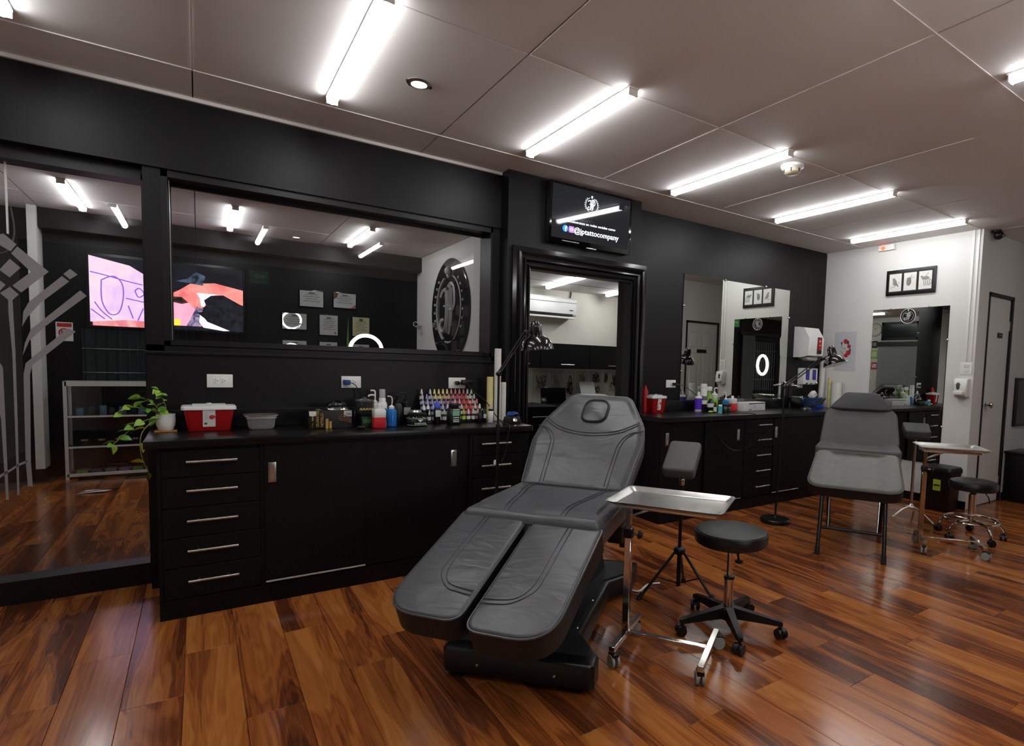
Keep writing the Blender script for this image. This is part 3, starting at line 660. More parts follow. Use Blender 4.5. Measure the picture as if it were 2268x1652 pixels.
def mayo(label, loc, rz, tz, hl, hw, bl, off, tilt=0.):
    """rz: local +x runs along the tray away from the post; post stands at local origin"""
    t = thing('instrument_stand', label, 'instrument stand', (loc[0], loc[1], 0), rz, 'wheeled steel instrument stands')
    MB().rb(-.016, .016, -.016, .016, .07, tz - .19, r=.002, seg=1).build('post', chrome, t)
    MB().rb(-.020, .020, -.020, .020, tz - .21, tz - .165, r=.004).build('collar', blkplastic, t)
    MB().rb(-.012, .012, -.012, .012, tz - .17, tz - .045, r=.002, seg=1).build('inner_post', chrome, t)
    k = MB().cyl((.018, 0, tz - .19), (.05, 0, tz - .19), .005, n=8).build('clamp_screw', chrome, t)
    MB().lathe([(.008, 0), (.020, .004), (.022, .012), (.012, .022), (0, .023)], (.044, 0, tz - .19), 10, Matrix.Rotation(PI / 2, 3, 'Y')).build('knob', blkplastic, k)
    MB().rings([[(-.012, -.008, tz - .12), (-.012, .008, tz - .12), (.012, .008, tz - .10), (.012, -.008, tz - .10)], [(.14, -.008, tz - .05), (.14, .008, tz - .05), (.14, .008, tz - .035), (.14, -.008, tz - .035)]]).build('brace', steel, t)
    fr = MB().rb(-.03, 2 * hl - .10, -hw * .55, -hw * .55 + .022, tz - .045, tz - .024, r=.003).rb(-.03, 2 * hl - .10, hw * .55 - .022, hw * .55, tz - .045, tz - .024, r=.003).rb(-.03, -.008, -hw * .55, hw * .55, tz - .047, tz - .024, r=.003).build('tray_frame', steel, t)
    tr = tray_mesh(hl, hw, tz).xf(Matrix.Translation((hl - .06, 0, 0))).build('tray', steel, t)
    for k in range(12):
        for yy in (-1, 1): MB().ball((-.03 + k * (2 * hl - .06) / 11, yy * (hw - .048), tz - .0205), .004, 6, (1, 1, .5)).build('tray_dimple', steel, tr) if k in (0, 2, 4, 6, 8, 10) else None
    for xx, ln in ((0, bl), (off, bl * .98)):
        b_ = MB().rb(xx - .014, xx + .014, -ln / 2, ln / 2, .066, .094, r=.002, seg=1).build('foot_bar', chrome, t)
        for s in (-1, 1): big_caster(t, xx, s * (ln / 2 - .014), random.uniform(-2.6, 2.6), .068)
    MB().rb(.014, off - .014, -.014, .014, .068, .092, r=.002, seg=1).build('cross_bar', chrome, t)
    return t
mayo('wheeled steel instrument tray stand beside the big bed', (1.655, 2.062), math.atan2(-.449, .29), .752, .262, .185, .39, .40)
mayo('wheeled steel instrument tray stand near the end wall', (4.60, 2.085), math.atan2(-.335, .25), .812, .225, .185, .33, .40)
# far stool
c1 = Vector((5.262, 1.987))
st = thing('swivel_stool', 'far black stool with chrome foot ring beside the waste bin', 'stool', (c1.x, c1.y, 0))
MB().lathe([(.11, .405), (.165, .41), (.178, .425), (.180, .455), (.170, .478), (.14, .488), (.06, .482), (0, .476)], n=36).build('seat', blackvinyl, st)
MB().cyl((0, 0, .36), (0, 0, .41), .02, n=14).build('gas_rod', blkmetal, st)
MB().cyl((0, 0, .12), (0, 0, .37), .028, n=18).build('cylinder', chrome, st)
MB().path([(0, 0, .395), (.06, -.07, .385), (.11, -.08, .34), (.12, -.085, .29)], .005, 8).build('lever', blkmetal, st)
MB().path([(.20 * math.cos(a), .20 * math.sin(a), .155) for a in [2 * PI * k / 40 for k in range(40)]], .0095, 8, True).build('foot_ring', chrome, st)
for k in range(5):
    a = 2 * PI * k / 5 + .35; Ma = Matrix.Rotation(a, 4, 'Z')
    arm = MB().path(spline([(.02, 0, .145), (.10, 0, .15), (.19, 0, .135), (.235, 0, .095), (.243, 0, .068)], 4), .011, 8).xf(Ma).build('base_leg', chrome, st)
    caster(st, .243 * math.cos(a), .243 * math.sin(a), a + 1.2, r=.027, top=.075)
# armrest on tripod
t = thing('arm_rest_stand', 'small grey armrest cushion on a black tripod behind the near tray', 'armrest', (2.325, 2.41, 0), 0, 'armrest stands')
feet = [(-.24, .055), (.15, .11), (.09, -.19)]
hz = .27
MB().cyl((0, 0, .05), (0, 0, hz + .02), .013, n=14).build('centre_tube', blkmetal, t)
MB().cyl((0, 0, hz), (0, 0, .70), .0105, n=12).build('mast', blkmetal, t)
MB().lathe([(.018, hz - .03), (.034, hz - .02), (.036, hz), (.03, hz + .012), (.016, hz + .02)], n=14).build('tripod_hub', blkplastic, t)
for fx, fy in feet:
    lg = MB().cyl((fx * .12, fy * .12, hz - .01), (fx, fy, .02), .0085, n=10).build('leg', blkmetal, t)
    MB().cyl((fx * .97, fy * .97, .035), (fx * 1.08, fy * 1.08, .0), .013, .015, n=10).build('rubber_foot', rubber, lg)
    MB().cyl((fx * .60, fy * .60, .12), (0, 0, .065), .004, n=6).build('brace', blkmetal, lg)
MB().lathe([(.013, .66), (.016, .665), (.016, .70), (.013, .705)], n=14).build('clamp_ring', chrome, t)
ax = Vector((.82, .57, 0)).normalized(); sd = Vector((ax.y, -ax.x, 0)); pt = math.radians(31)
yd = Vector((ax.x * math.cos(pt), ax.y * math.cos(pt), math.sin(pt))); nz_ = sd.cross(yd)
def basis(o, X, Y, Z): return Matrix(((X.x, Y.x, Z.x, o[0]), (X.y, Y.y, Z.y, o[1]), (X.z, Y.z, Z.z, o[2]), (0, 0, 0, 1)))
Mc = basis((-.02, -.01, .845), sd, yd, nz_)
cu = cushion(rpoly([(-.095, -.135, .025), (.095, -.135, .025), (.095, .135, .03), (-.095, .135, .03)], 5), .075, .006, Mc, edge=.016).build('cushion', mat('dark_grey_vinyl', '#4d4d4c', .5, bump=.12, bscale=500, var=.06), t)
MB().rb(-.07, .07, -.09, .09, -.10, -.075, r=.004).xf(Mc).build('cushion_plate', blkplastic, t)
# second armrest
t = thing('arm_rest_stand', 'black armrest cushion on a chrome post in front of the wall mirror', 'armrest', (5.56, 2.62, 0), 0, 'armrest stands')
MB().cyl((0, 0, .08), (0, 0, .76), .014, n=12).build('mast', chrome, t)
MB().lathe([(.05, .085), (.055, .09), (.03, .10), (.016, .12)], n=6).build('tripod_hub', steel, t)
for fx, fy in ((-.26, .04), (-.19, -.30), (.28, .10)): MB().path([(fx * .15, fy * .15, .09), (fx * .5, fy * .5, .07), (fx, fy, .012)], .009, 8).build('leg', steel, t)
ax = Vector((.86, .5, 0)).normalized(); sd = Vector((ax.y, -ax.x, 0)); pt = math.radians(9)
yd = Vector((ax.x * math.cos(pt), ax.y * math.cos(pt), math.sin(pt)))
Mc = basis((-.03, -.02, .862), sd, yd, sd.cross(yd))
cushion(rpoly([(-.105, -.17, .02), (.105, -.17, .02), (.115, .17, .03), (-.115, .17, .03)], 4), .085, .006, Mc, edge=.014).build('cushion', mat('charcoal_vinyl', '#3a3a3b', .42, bump=.1, bscale=420), t)
MB().cyl((0, 0, .75), (0, 0, .79), .02, n=12).build('clamp_ring', blkplastic, t)
# waste bin
t = thing('pedal_bin', 'black waste bin with a yellow-green sticker by the end wall', 'waste bin', (6.10, 2.60, 0))
MB().rings([[(x, y, z) for x, y in rpoly([(-.13 * k, -.14 * k, .03), (.13 * k, -.14 * k, .03), (.13 * k, .14 * k, .03), (-.13 * k, .14 * k, .03)], 4)] for k, z in ((.85, 0), (.9, .01), (1.0, .36), (1.02, .38))]).build('body', blkplastic, t)
MB().rings([[(x, y, z) for x, y in rpoly([(-.14 * k, -.15 * k, .04), (.14 * k, -.15 * k, .04), (.14 * k, .15 * k, .04), (-.14 * k, .15 * k, .04)], 4)] for k, z in ((.98, .38), (1., .39), (1., .42), (.92, .44), (.6, .45))]).build('lid', blkplastic, t)
stk = MB().bx(-.004, .0, -.035, .035, -.055, .055).xf(Matrix.Translation((-.126, -.02, .265))).build('sticker', mat('lime_sticker', '#b9d23a', .6), t)
MB().bx(-.006, -.003, -.028, .028, -.008, .004).xf(Matrix.Translation((-.126, -.02, .265))).build('sticker_mark', blkplastic, stk)

# ---------------------------------------------------------------- small grey chair
u2 = Vector((.875, .484)).normalized(); 
ch = thing('folding_client_chair', 'small grey vinyl client chair on black tube legs near the far worktop', 'chair', (3.85, 2.222, 0), math.atan2(-u2.x, u2.y))
def cf(y, z, pitch): return Matrix.Translation((0, y, z)) @ Matrix.Rotation(math.radians(pitch), 4, 'X')
FP = rpoly([(-.335, -.26, .11), (.335, -.26, .11), (.30, .26, .06), (-.30, .26, .06)], 6)
M = cf(.30, .615, 24)
def fd(x, y): return -.020 * (1 if abs(x) < .17 else max(0, 1 - (abs(x) - .17) / .05))
o = cushion(FP, .11, .008, M, fd, edge=.02).build('leg_rest', wornvinyl, ch)
MB().rings([[(x, y, z) for x, y in ring_off(dense(FP), -.001)] for z in (-.10, -.022)], cap0=False, cap1=False).xf(M).build('side_band', leatherdk, o)
MB().path([(x, y, -.018) for x, y in ring_off(dense(FP), -.002)], .004, 6, True).xf(M).build('piping', greyvinyl, o)
SP = rpoly([(-.33, -.19, .05), (.33, -.19, .05), (.31, .19, .05), (-.31, .19, .05)], 5)
M = cf(.80, .742, 3)
cushion(SP, .11, .006, M, lambda x, y: fd(x, y), edge=.02).build('seat', greyvinyl, ch)
BP = rpoly([(-.325, -.17, .03), (.325, -.17, .03), (.29, .17, .09), (-.29, .17, .09)], 5)
M = cf(1.07, .885, 66)
cushion(BP, .09, .006, M, lambda x, y: -.022 * (1 if abs(x) < .16 else max(0, 1 - (abs(x) - .16) / .06)), edge=.02).build('backrest', greyvinyl, ch)
HP = rpoly([(-.275, -.09, .03), (.275, -.09, .03), (.13, .085, .06), (-.13, .085, .06)], 5)
M = cf(1.155, 1.108, 62)
cushion(HP, .075, .008, M, edge=.018).build('headrest', mat('dark_grey_headrest', '#3c3c3d', .5, bump=.1, bscale=480), ch)
for s in (-1, 1):
    l = MB().cyl((s * .215, .16, .50), (s * .222, .0, .03), .0145, n=12).build('front_leg', blkmetal, ch)
    MB().cyl((s * .2215, .008, .06), (s * .2225, -.004, 0), .0175, .019, n=12).build('rubber_foot', rubber, l)
    l = MB().cyl((s * .21, .66, .66), (s * .205, .88, .05), .017, n=10).build('rear_leg', blkmetal, ch)
    MB().cyl((s * .205, .875, .06), (s * .205, .893, 0), .019, n=10).build('rubber_foot', rubber, l)
    MB().cyl((s * .19, .62, .47), (s * .175, .35, .12), .006, n=8).build('strut', alu, ch)
MB().cyl((-.218, .06, .19), (.218, .06, .19), .0115, n=10).build('cross_bar', blkmetal, ch)
MB().cyl((-.20, .52, .46), (.20, .52, .46), .010, n=10).build('cross_bar', blkmetal, ch)
MB().bx(-.20, -.17, .62, 1.0, .60, .63).bx(.17, .20, .62, 1.0, .60, .63).build('under_frame', blkmetal, ch)

# ---------------------------------------------------------------- adjustable floor lamps
def floor_lamp(label, base, elbow, tip, headc, head_axis, lit):
    t = thing('floor_lamp', label, 'lamp', (base[0], base[1], 0), 0, 'black floor lamps')
    L = lambda p: Vector(p) - Vector((base[0], base[1], 0))
    MB().lathe([(.0, .0), (.125, 0), (.13, .006), (.13, .030), (.122, .038), (.02, .042), (.012, .06)], n=36).build('base', blkmetal, t)
    E = L(elbow); Tt = L(tip)
    MB().cyl((0, 0, .04), (E.x, E.y, .92), .0095, n=12).cyl((E.x, E.y, .92), E, .0075, n=12).build('pole', blkmetal, t)
    MB().cyl((E.x, E.y, .90), (E.x, E.y, .96), .014, n=12).build('pole_sleeve', blkmetal, t)
    MB().ball(E, .018, 10).cyl(E + Vector((0, -.03, 0)), E + Vector((0, .03, 0)), .008, n=10).build('elbow_joint', blkmetal, t)
    for dz in (-.014, .016): MB().cyl(E + Vector((0, 0, dz)), Tt + Vector((0, 0, dz)), .0055, n=8).build('arm', blkmetal, t)
    d = (Tt - E).normalized()
    MB().path([E + d * .02 + Vector((0, -.012, .0)), E + d * .16 + Vector((0, -.012, .0))], .008, 8).build('spring', blkmetal, t)
    MB().ball(Tt, .016, 10).lathe([(.012, 0), (.014, .012), (0, .014)], Tt + Vector((0, -.016, 0)), 10, Matrix.Rotation(PI / 2, 3, 'X')).build('tip_joint', blkmetal, t)
    A = Vector(head_axis).normalized(); q = A.to_track_quat('Z', 'Y').to_matrix()
    Hc = L(headc)
    MB().lathe([(.112, 0), (.110, .012), (.100, .045), (.080, .072), (.052, .090), (.043, .094), (.041, .15), (.037, .168), (.026, .184), (0, .190)], Hc, 32, q).build('shade', mat('black_lamp_enamel', '#0b0b0b', .18, coat=.6), t)
    MB().lathe([(.110, .001), (.107, .012), (.097, .043), (.077, .069), (.05, .086), (0, .09)], Hc, 32, q).build('shade_lining', whiteplastic, t)
    MB().cyl(Tt, Hc + q @ Vector((0, 0, .12)), .006, n=8).build('head_bracket', blkmetal, t)
    if lit:
        MB().ball(Hc + q @ Vector((0, 0, .045)), .033, 12).build('bulb', mat('lamp_bulb', '#fff6e6', .4, emit=(1, .95, .85, 1), es=45), t)
    else:
        MB().ball(Hc + q @ Vector((0, 0, .05)), .028, 12).build('bulb', whiteplastic, t)
    return t
floor_lamp('black adjustable floor lamp, unlit, rising behind the big bed', (1.552, 3.30), (1.552, 3.30, 1.282), (1.735, 3.30, 1.555), (1.822, 3.30, 1.445), (-.10, 0, 1), False)
floor_lamp('lit black adjustable floor lamp with round base before the far worktop', (4.19, 3.14), (4.225, 3.14, 1.212), (4.775, 3.14, 1.478), (4.965, 3.12, 1.425), (-.06, .32, 1), True)
t = tag(MB().path(spline([(4.22, 3.12, .93), (4.18, 3.25, .80), (4.0, 3.42, .62), (3.85, 3.50, .70), (3.70, 3.53, .93)], 8), .0045, 6).build('lamp_cord', blkplastic), 'black cord looping from the far lamp to the worktop', 'cord')

# ================================================================ WALL ITEMS
XV, ZV = (1, 0, 0), (0, 0, 1)
def logo(parent, o, X, Z, s, m, thick=.0012, rim=True):
    """round emblem: ring, skull on top, two interlaced gothic letters; s = ring radius"""
    X = Vector(X); Z = Vector(Z); Nn = X.cross(Z); o = Vector(o)
    T = lambda x, z: o + X * (x * s) + Z * (z * s) + Nn * thick
    P = lambda pts, w: MB().path([T(x, z) for x, z in pts], w * s, 5)
    ring = MB()
    for a0, a1 in ((.62 * PI, 1.36 * PI), (-.36 * PI, .38 * PI), (1.42 * PI, 1.58 * PI)):
        ring.path([T(math.cos(a0 + (a1 - a0) * k / 24), math.sin(a0 + (a1 - a0) * k / 24)) for k in range(25)], .030 * s, 5)
    ring.build('emblem_ring', m, parent)
    if rim:
        b = MB()
        for k in range(7):
            for sg in (-1, 1):
                a = PI / 2 + sg * (.75 + k * .22); p = T(1.16 * math.cos(a), 1.16 * math.sin(a)); b.ball(p, .05 * s, 6)
        b.build('emblem_lettering', m, parent)
    sk = MB(); sk.ball(T(0, 1.12), .14 * s, 10).ball(T(0, .97), .08 * s, 8); sk.build('emblem_skull', m, parent)
    j = MB(); w1, w2 = .055 * s, .030 * s
    j.path(spline([T(-.62, .40), T(-.46, .56), T(-.14, .60)], 4), w1, 5)
    j.path(spline([T(-.20, .62), T(-.16, .20), T(-.18, -.25), T(-.26, -.55), T(-.48, -.66), T(-.64, -.50), T(-.56, -.30), T(-.42, -.36)], 5), w1, 5)
    j.path(spline([T(-.05, .56), T(-.03, .1), T(-.06, -.40), T(-.16, -.70)], 4), w2, 5)
    j.path(spline([T(.0, .66), T(.20, .74), T(.44, .62), T(.52, .34), T(.50, .10), T(.34, -.04), T(.14, -.02)], 5), w1, 5)
    j.path(spline([T(.14, .68), T(.15, .2), T(.14, -.45), T(.06, -.74)], 4), w1, 5)
    j.path(spline([T(.27, .60), T(.28, .2), T(.27, -.30), T(.22, -.52)], 4), w2, 5)
    j.path([T(-.40, .10), T(.14, .12)], w2, 5)
    j.build('emblem_letters', m, parent)
emitw = mat('screen_white', '#ffffff', .5, emit=(.85, .95, 1, 1), es=.75)
# television on the pier
tv = thing('wall_television', 'black wall-mounted screen with round emblem above the doorway', 'television', (2.64, 3.925, 2.545))
tl = math.radians(2.2)
MT = Matrix.Rotation(tl, 4, 'X')
fr = MB().rb(-.405, .405, -.03, .018, -.235, .235, r=.008).xf(MT).build('cabinet', mat('tv_gloss_black', '#08080a', .06, coat=.5), tv)
MB().bx(-.380, .380, -.0312, -.030, -.195, .212).xf(MT).build('display', mat('tv_screen_off_black', '#0a0b0d', .04, emit=(.02, .022, .026, 1), es=.4), tv)
MB().bx(-.10, .10, .018, .030, -.1, .1).build('wall_bracket', blkmetal, tv)
sc = -.0322; Xt = Vector(XV); Zt = MT.to_3x3() @ Vector(ZV)
P3 = lambda x, z: MT @ Vector((x, sc, z))
logo(tv, P3(-.015, .105), Xt, Zt, .058, emitw, .0006)
text('Encuéntranos en redes sociales como', .028, emitw, tv, P3(-.005, -.062), Xt, Zt, 'screen_text', 'CENTER', width=.475)
text('@jptattocompany', .060, emitw, tv, P3(-.175, -.135), Xt, Zt, 'screen_text', bold=.0006, width=.445)
MB().lathe([(0, 0), (.026, 0), (.026, .0008), (0, .0008)], P3(-.255, -.115), 24, Matrix.Rotation(PI / 2, 3, 'X')).build('round_blue_icon', mat('icon_blue', '#1877f2', .5, emit='#1877f2', es=.9), tv)
text('f', .050, emitw, tv, P3(-.258, -.133) + Vector((0, -.001, 0)), Xt, Zt, 'icon_letter', bold=.002)
MB().prism(rpoly([(-.025, -.025, .010), (.025, -.025, .010), (.025, .025, .010), (-.025, .025, .010)], 4), 0, .001, lambda x, y, z: P3(-.198 + x, -.115 + y) + Vector((0, -z, 0))).build('square_violet_icon', mat('icon_violet', '#9a5bd0', .5, emit='#a86ad8', es=.7), tv)
MB().path([P3(-.198 + .011 * math.cos(a), -.115 + .011 * math.sin(a)) + Vector((0, -.0015, 0)) for a in [2 * PI * k / 16 for k in range(16)]], .0025, 5, True).build('icon_circle', emitw, tv)
MB().rb(-.05, .05, -.034, -.026, -.245, -.234, r=.003).xf(MT).build('standby_light', mat('tv_silver', '#9a9a9e', .3, 1.), tv)
MB().bx(-.28, -.12, -.0325, -.0305, -.214, -.208).xf(MT).build('maker_plate', mat('tv_grey_print', '#a8a8a8', .3), tv)

def outlet(name, label, X, Z, y, w, h, plugs=None, n=2, cover=whiteplastic):
    t = thing('wall_outlet', label, 'power outlet', (X, y, Z), 0, 'white wall outlets')
    rpart('cover_plate', cover, t, -w / 2, w / 2, -.008, 0, -h / 2, h / 2, r=.003)
    for k in range(n):
        cx = (k - (n - 1) / 2) * .036
        s = rpart('socket', whiteplastic, t, cx - .015, cx + .015, -.010, -.006, -.018, .018, r=.002)
        for dz in (-.006, .006): MB().bx(cx - .008, cx - .001, -.0108, -.0095, dz - .0012, dz + .0012).build('slot', blkplastic, s)
        MB().lathe([(.0028, 0), (.0028, .001), (0, .001)], (cx + .006, -.0100, 0), 8, Matrix.Rotation(PI / 2, 3, 'X')).build('slot', blkplastic, s)
    return t
outlet('o', 'white double outlet over the red sharps bin, nothing plugged in', .105, 1.198, 4.055, .128, .078)
outlet('o', 'white double outlet over the pump bottles with a blue plug in it', .833, 1.196, 4.055, .122, .078)
outlet('o', 'white double outlet behind the ink bottles with a black adapter', 1.568, 1.194, 4.055, .13, .08)
outlet('o', 'white outlet on the black wall left of the big mirror', 3.795, 1.195, 4.15, .125, .075, n=1)
outlet('o', 'white outlet behind the glass basin under the blue soap windows', 5.88, 1.195, 4.15, .10, .075, n=1)
t = thing('phone_charger', 'blue plug-in charger in the middle wall outlet', 'charger', (.80, 4.045, 1.195))
rpart('body', mat('charger_blue', '#1e3f78', .4), t, -.020, .020, -.045, 0, -.016, .016, r=.004)
MB().path(spline([(.018, -.04, 0), (.05, -.05, -.02), (.07, -.05, -.08), (.05, -.06, -.14), (.03, -.10, -.22), (.03, -.20, -.262)], 6), .003, 6).build('cable', blkplastic, t)
t = thing('power_adapter', 'black power adapter in the outlet behind the ink bottles', 'power adapter', (1.575, 4.045, 1.195))
rpart('plug', blkplastic, t, -.025, .0, -.03, 0, -.014, .014, r=.004)
rpart('adapter_body', blkplastic, t, .012, .095, -.055, -.012, -.014, .024, r=.008)
MB().cyl((-.002, -.015, 0), (.015, -.025, .003), .006, n=8).build('plug_neck', blkplastic, t)
MB().path(spline([(.05, -.05, 0), (.09, -.08, -.06), (.16, -.14, -.13), (.17, -.28, -.215), (.165, -.42, -.262), (.155, -.545, -.268), (.14, -.565, -.32), (.12, -.56, -.46), (.06, -.56, -.60), (.05, -.56, -.75), (.07, -.56, -.95), (.08, -.50, -1.15)], 8), .0035, 6).build('cable', blkplastic, t)
MB().ball((.045, -.565, -.515), .013, 8, (1, 1, 1.6)).build('cable_clip', whiteplastic, t)
t = thing('extension_plug', 'black plug in the outlet left of the big mirror', 'plug', (3.82, 4.14, 1.193))
rpart('plug', blkplastic, t, -.012, .02, -.035, 0, -.014, .014, r=.005)
MB().path(spline([(.02, -.03, 0), (.12, -.04, -.02), (.22, -.10, -.10), (.34, -.20, -.20), (.44, -.30, -.262), (.50, -.45, -.262), (.56, -.575, -.268), (.60, -.59, -.36), (.64, -.60, -.55)], 8), .004, 6).build('cable', blkplastic, t)

# big mirror on the right black wall, second mirror on the end wall
def stud(parent, p, ax): MB().lathe([(.010, 0), (.011, .008), (.007, .014), (0, .016)], p, 12, ax).build('mirror_stud', chrome, parent)
AXY = Matrix.Rotation(PI / 2, 3, 'X'); AXX = Matrix.Rotation(-PI / 2, 3, 'Y')
t = thing('wall_mirror', 'large frameless mirror on the black wall over the far worktop', 'mirror', (4.76, 4.15, 1.02), 0, 'frameless wall mirrors')
MB().bx(-.838, .838, -.006, -.0055, .012, 1.262).build('silvering', mirrorm, t); MB().bx(-.838, .838, -.0055, 0, .012, 1.262).build('backing_board', frameblk, t)
for p in ((-.838, -.006, .95), (-.838, -.006, .3), (-.25, -.006, 1.262), (.40, -.006, 1.262), (.838, -.006, .95), (.838, -.006, .2), (0, -.006, .012)): stud(t, p, AXY)
t = thing('wall_mirror', 'frameless mirror with a round emblem sticker on the white end wall', 'mirror', (6.30, 3.115, .42), 0, 'frameless wall mirrors')
MB().bx(-.006, -.0055, -.405, .405, 0, 1.652).build('silvering', mirrorm, t); MB().bx(-.0055, 0, -.405, .405, 0, 1.652).build('backing_board', frameblk, t)
for p in ((-.006, -.405, 1.3), (-.006, .405, 1.3), (-.006, -.2, 1.652), (-.006, .2, 1.652), (-.006, -.405, .4)): stud(t, p, AXX)
s = MB().lathe([(0, 0), (.083, 0), (.083, .0008), (0, .0008)], (-.0065, .012, 1.566), 32, AXX).build('round_sticker', blkplastic, t)
MB().path([(-.0078, .012 + .079 * math.cos(a), 1.566 + .079 * math.sin(a)) for a in [2 * PI * k / 32 for k in range(32)]], .004, 6, True).build('sticker_rim', paper, s)
logo(s, (-.0075, .012, 1.566), (0, -1, 0), ZV, .056, paper, .0004, rim=False)
# triple picture frame on the end wall
t = thing('picture_frame', 'black frame with three bird and insect drawings on the end wall', 'picture', (6.30, 3.122, 2.357))
MB().rb(-.020, 0, -.262, .262, -.138, .138, r=.004).build('frame', blkplastic, t)
MB().bx(-.0215, -.0195, -.238, .238, -.112, .112).build('mount', mat('black_mount', '#1a1a1a', .6), t)
def blot(parent, pts, m, x=-.0245, w=.004):
    MB().path(spline([(x, y, z) for y, z in pts], 4), w, 5).build('pen_stroke', m, parent)
for k, yc in enumerate((.158, .0, -.158)):
    p = MB().bx(-.0235, -.021, yc - .066, yc + .066, -.095, .095).build('drawing', paper, t)
    if k == 0:
        MB().ball((-.0235, yc + .005, .0), .030, 10, (.06, .8, 1.1)).ball((-.0235, yc + .016, .034), .017, 8, (.06, 1, 1)).build('bird_body', inkmid, p)
        blot(p, [(yc - .01, -.01), (yc - .035, -.045)], inkgrey); blot(p, [(yc + .045, -.055), (yc, -.038), (yc - .045, .0)], inkmid, w=.0025)
    elif k == 1:
        MB().ball((-.0235, yc + .012, -.002), .030, 10, (.06, .9, 1.6)).build('insect_body', inkmid, p)
        for q in range(4): blot(p, [(yc + .036, -.03 + q * .02), (yc + .0, -.022 + q * .02), (yc - .012, -.005 + q * .02)], inkgrey, w=.0025)
        blot(p, [(yc - .012, .03), (yc - .04, .05)], inkmid, w=.002); blot(p, [(yc - .005, .045), (yc - .02, .07)], inkmid, w=.002)
    else:
        MB().ball((-.0235, yc + .0, .022), .022, 10, (.06, 1.9, .8)).ball((-.0235, yc + .036, .035), .013, 8, (.06, 1, 1)).build('insect_body', inkmid, p)
        for q in range(5): blot(p, [(yc + .03 - q * .016, .015), (yc + .012 - q * .02, -.02), (yc + .01 - q * .014, -.06)], inkgrey, w=.0022)
        blot(p, [(yc, .035), (yc - .03, .075)], inkmid, w=.002)
# poster
t = thing('wall_poster', 'white paper with a red and grey flower face drawing on the end wall', 'poster', (6.299, 3.845, 1.61))
MB().bx(-.003, 0, -.138, .138, -.228, .228).build('sheet', mat('poster_paper', '#c3c5c9', .7, var=.04, vscale=20), t)
pe = MB
MB().ball((-.003, .01, .03), .052, 12, (.03, .95, 1.35)).build('drawn_face', mat('poster_grey', '#c2c0bd', .8, var=.25, vscale=60), t)
for (y, z, r) in ((-.005, .115, .030), (-.052, .055, .024), (-.045, -.02, .032), (-.015, -.055, .026)): MB().ball((-.004, y, z), r, 10, (.05, 1, 1)).build('drawn_rose', inkred, t)
for (y, z, r) in ((-.036, .10, .02), (-.065, .01, .018), (.045, .095, .014), (-.0, -.105, .016)): MB().ball((-.0045, y, z), r, 8, (.05, .8, 1.3)).build('drawn_leaf', inkgrey, t)
for pts in (((.05, .10), (.04, .065), (.055, .04)), ((.045, -.0), (.03, -.03), (.005, -.045)), ((.03, .035), (.012, .03), (-.005, .04))): blot(t, list(pts), inkgrey, -.0045, .0022)
MB().ball((-.004, .0, -.08), .02, 8, (.05, .8, 1)).build('drawn_petal', mat('poster_pink', '#c06a8c', .8), t)
# switch, soap dispensers, towel dispenser
t = thing('light_switch', 'white double light switch on the end wall below the conduits', 'switch', (6.30, 2.52, 1.432))
rpart('cover_plate', whiteplastic, t, -.012, 0, -.056, .056, -.062, .062, r=.004)
for z in (-.024, .024): rpart('rocker', mat('rocker_white', '#d2d2cc', .3), t, -.016, -.010, -.03, .014, z - .016, z + .016, r=.003)
t = thing('soap_dispenser', 'white soap dispenser under the light switch on the end wall', 'dispenser', (6.30, 2.53, 1.15))
MB().rings([[(x, y, z) for x, y in rpoly([(-d, -w, .015), (0, -w, 0), (0, w, 0), (-d, w, .015)], 3)] for d, w, z in ((.07, .058, .0), (.095, .062, .03), (.10, .063, .10), (.085, .062, .165), (.075, .06, .175))]).build('case', whiteplastic, t)
MB().ball((-.096, .015, .10), .024, 10, (.25, 1, 1.6)).build('window', mat('smoked_window', '#4a4a4a', .1), t)
MB().rb(-.13, -.085, -.035, .05, .015, .05, r=.01).build('push_lever', whiteplastic, t)
MB().bx(-.075, -.02, -.05, .05, -.012, .002).build('drip_lip', alu, t)
t = thing('paper_towel_dispenser', 'white paper towel dispenser with red label in the corner of the black wall', 'dispenser', (5.87, 4.15, 1.52))
MB().rings([[(x, y, z) for x, y in ((-.145, 0), (.14, 0), (.14, -d), (-.145, -d))] for d, z in ((.10, 0), (.20, .02), (.21, .22), (.13, .345), (.05, .355))]).build('case', whiteplastic, t)
MB().bx(.015, .095, -.2135, -.2085, .045, .235).xf(Matrix.Translation((0, .0, 0))).build('dark_window', blkplastic, t)
lb = MB().bx(.022, .088, -.2155, -.2130, .085, .225).build('red_label', inkred, t)
MB().ball((.055, -.2155, .19), .018, 8, (1, .1, .6)).bx(.035, .075, -.2165, -.2150, .14, .146).build('label_print', paper, lb)
MB().bx(-.1, .10, -.16, -.05, -.02, .0).build('towel_slot', alu, t)
MB().rb(-.06, .10, -.15, -.06, -.035, -.015, r=.004).build('paper_towel', paper, t)
t = thing('soap_dispenser', 'white twin soap dispenser with two blue windows above the glass basin', 'dispenser', (5.965, 4.15, 1.20))
rpart('case', whiteplastic, t, -.14, .135, -.09, 0, 0, .195, r=.012)
for x in (-.068, .062):
    MB().prism([(x - .035, .07), (x - .02, .055), (x + .035, .055), (x + .035, .18), (x - .035, .18)], 0, .003, lambda a, b, c: Vector((a, -.09 - c, b))).build('blue_window', mat('blue_soap_window', '#37389b', .15), t)
for x in (-.09, -.0, .10): MB().ball((x, -.098, .02), .017, 10, (1, 1, 1)).build('push_button', chrome, t)

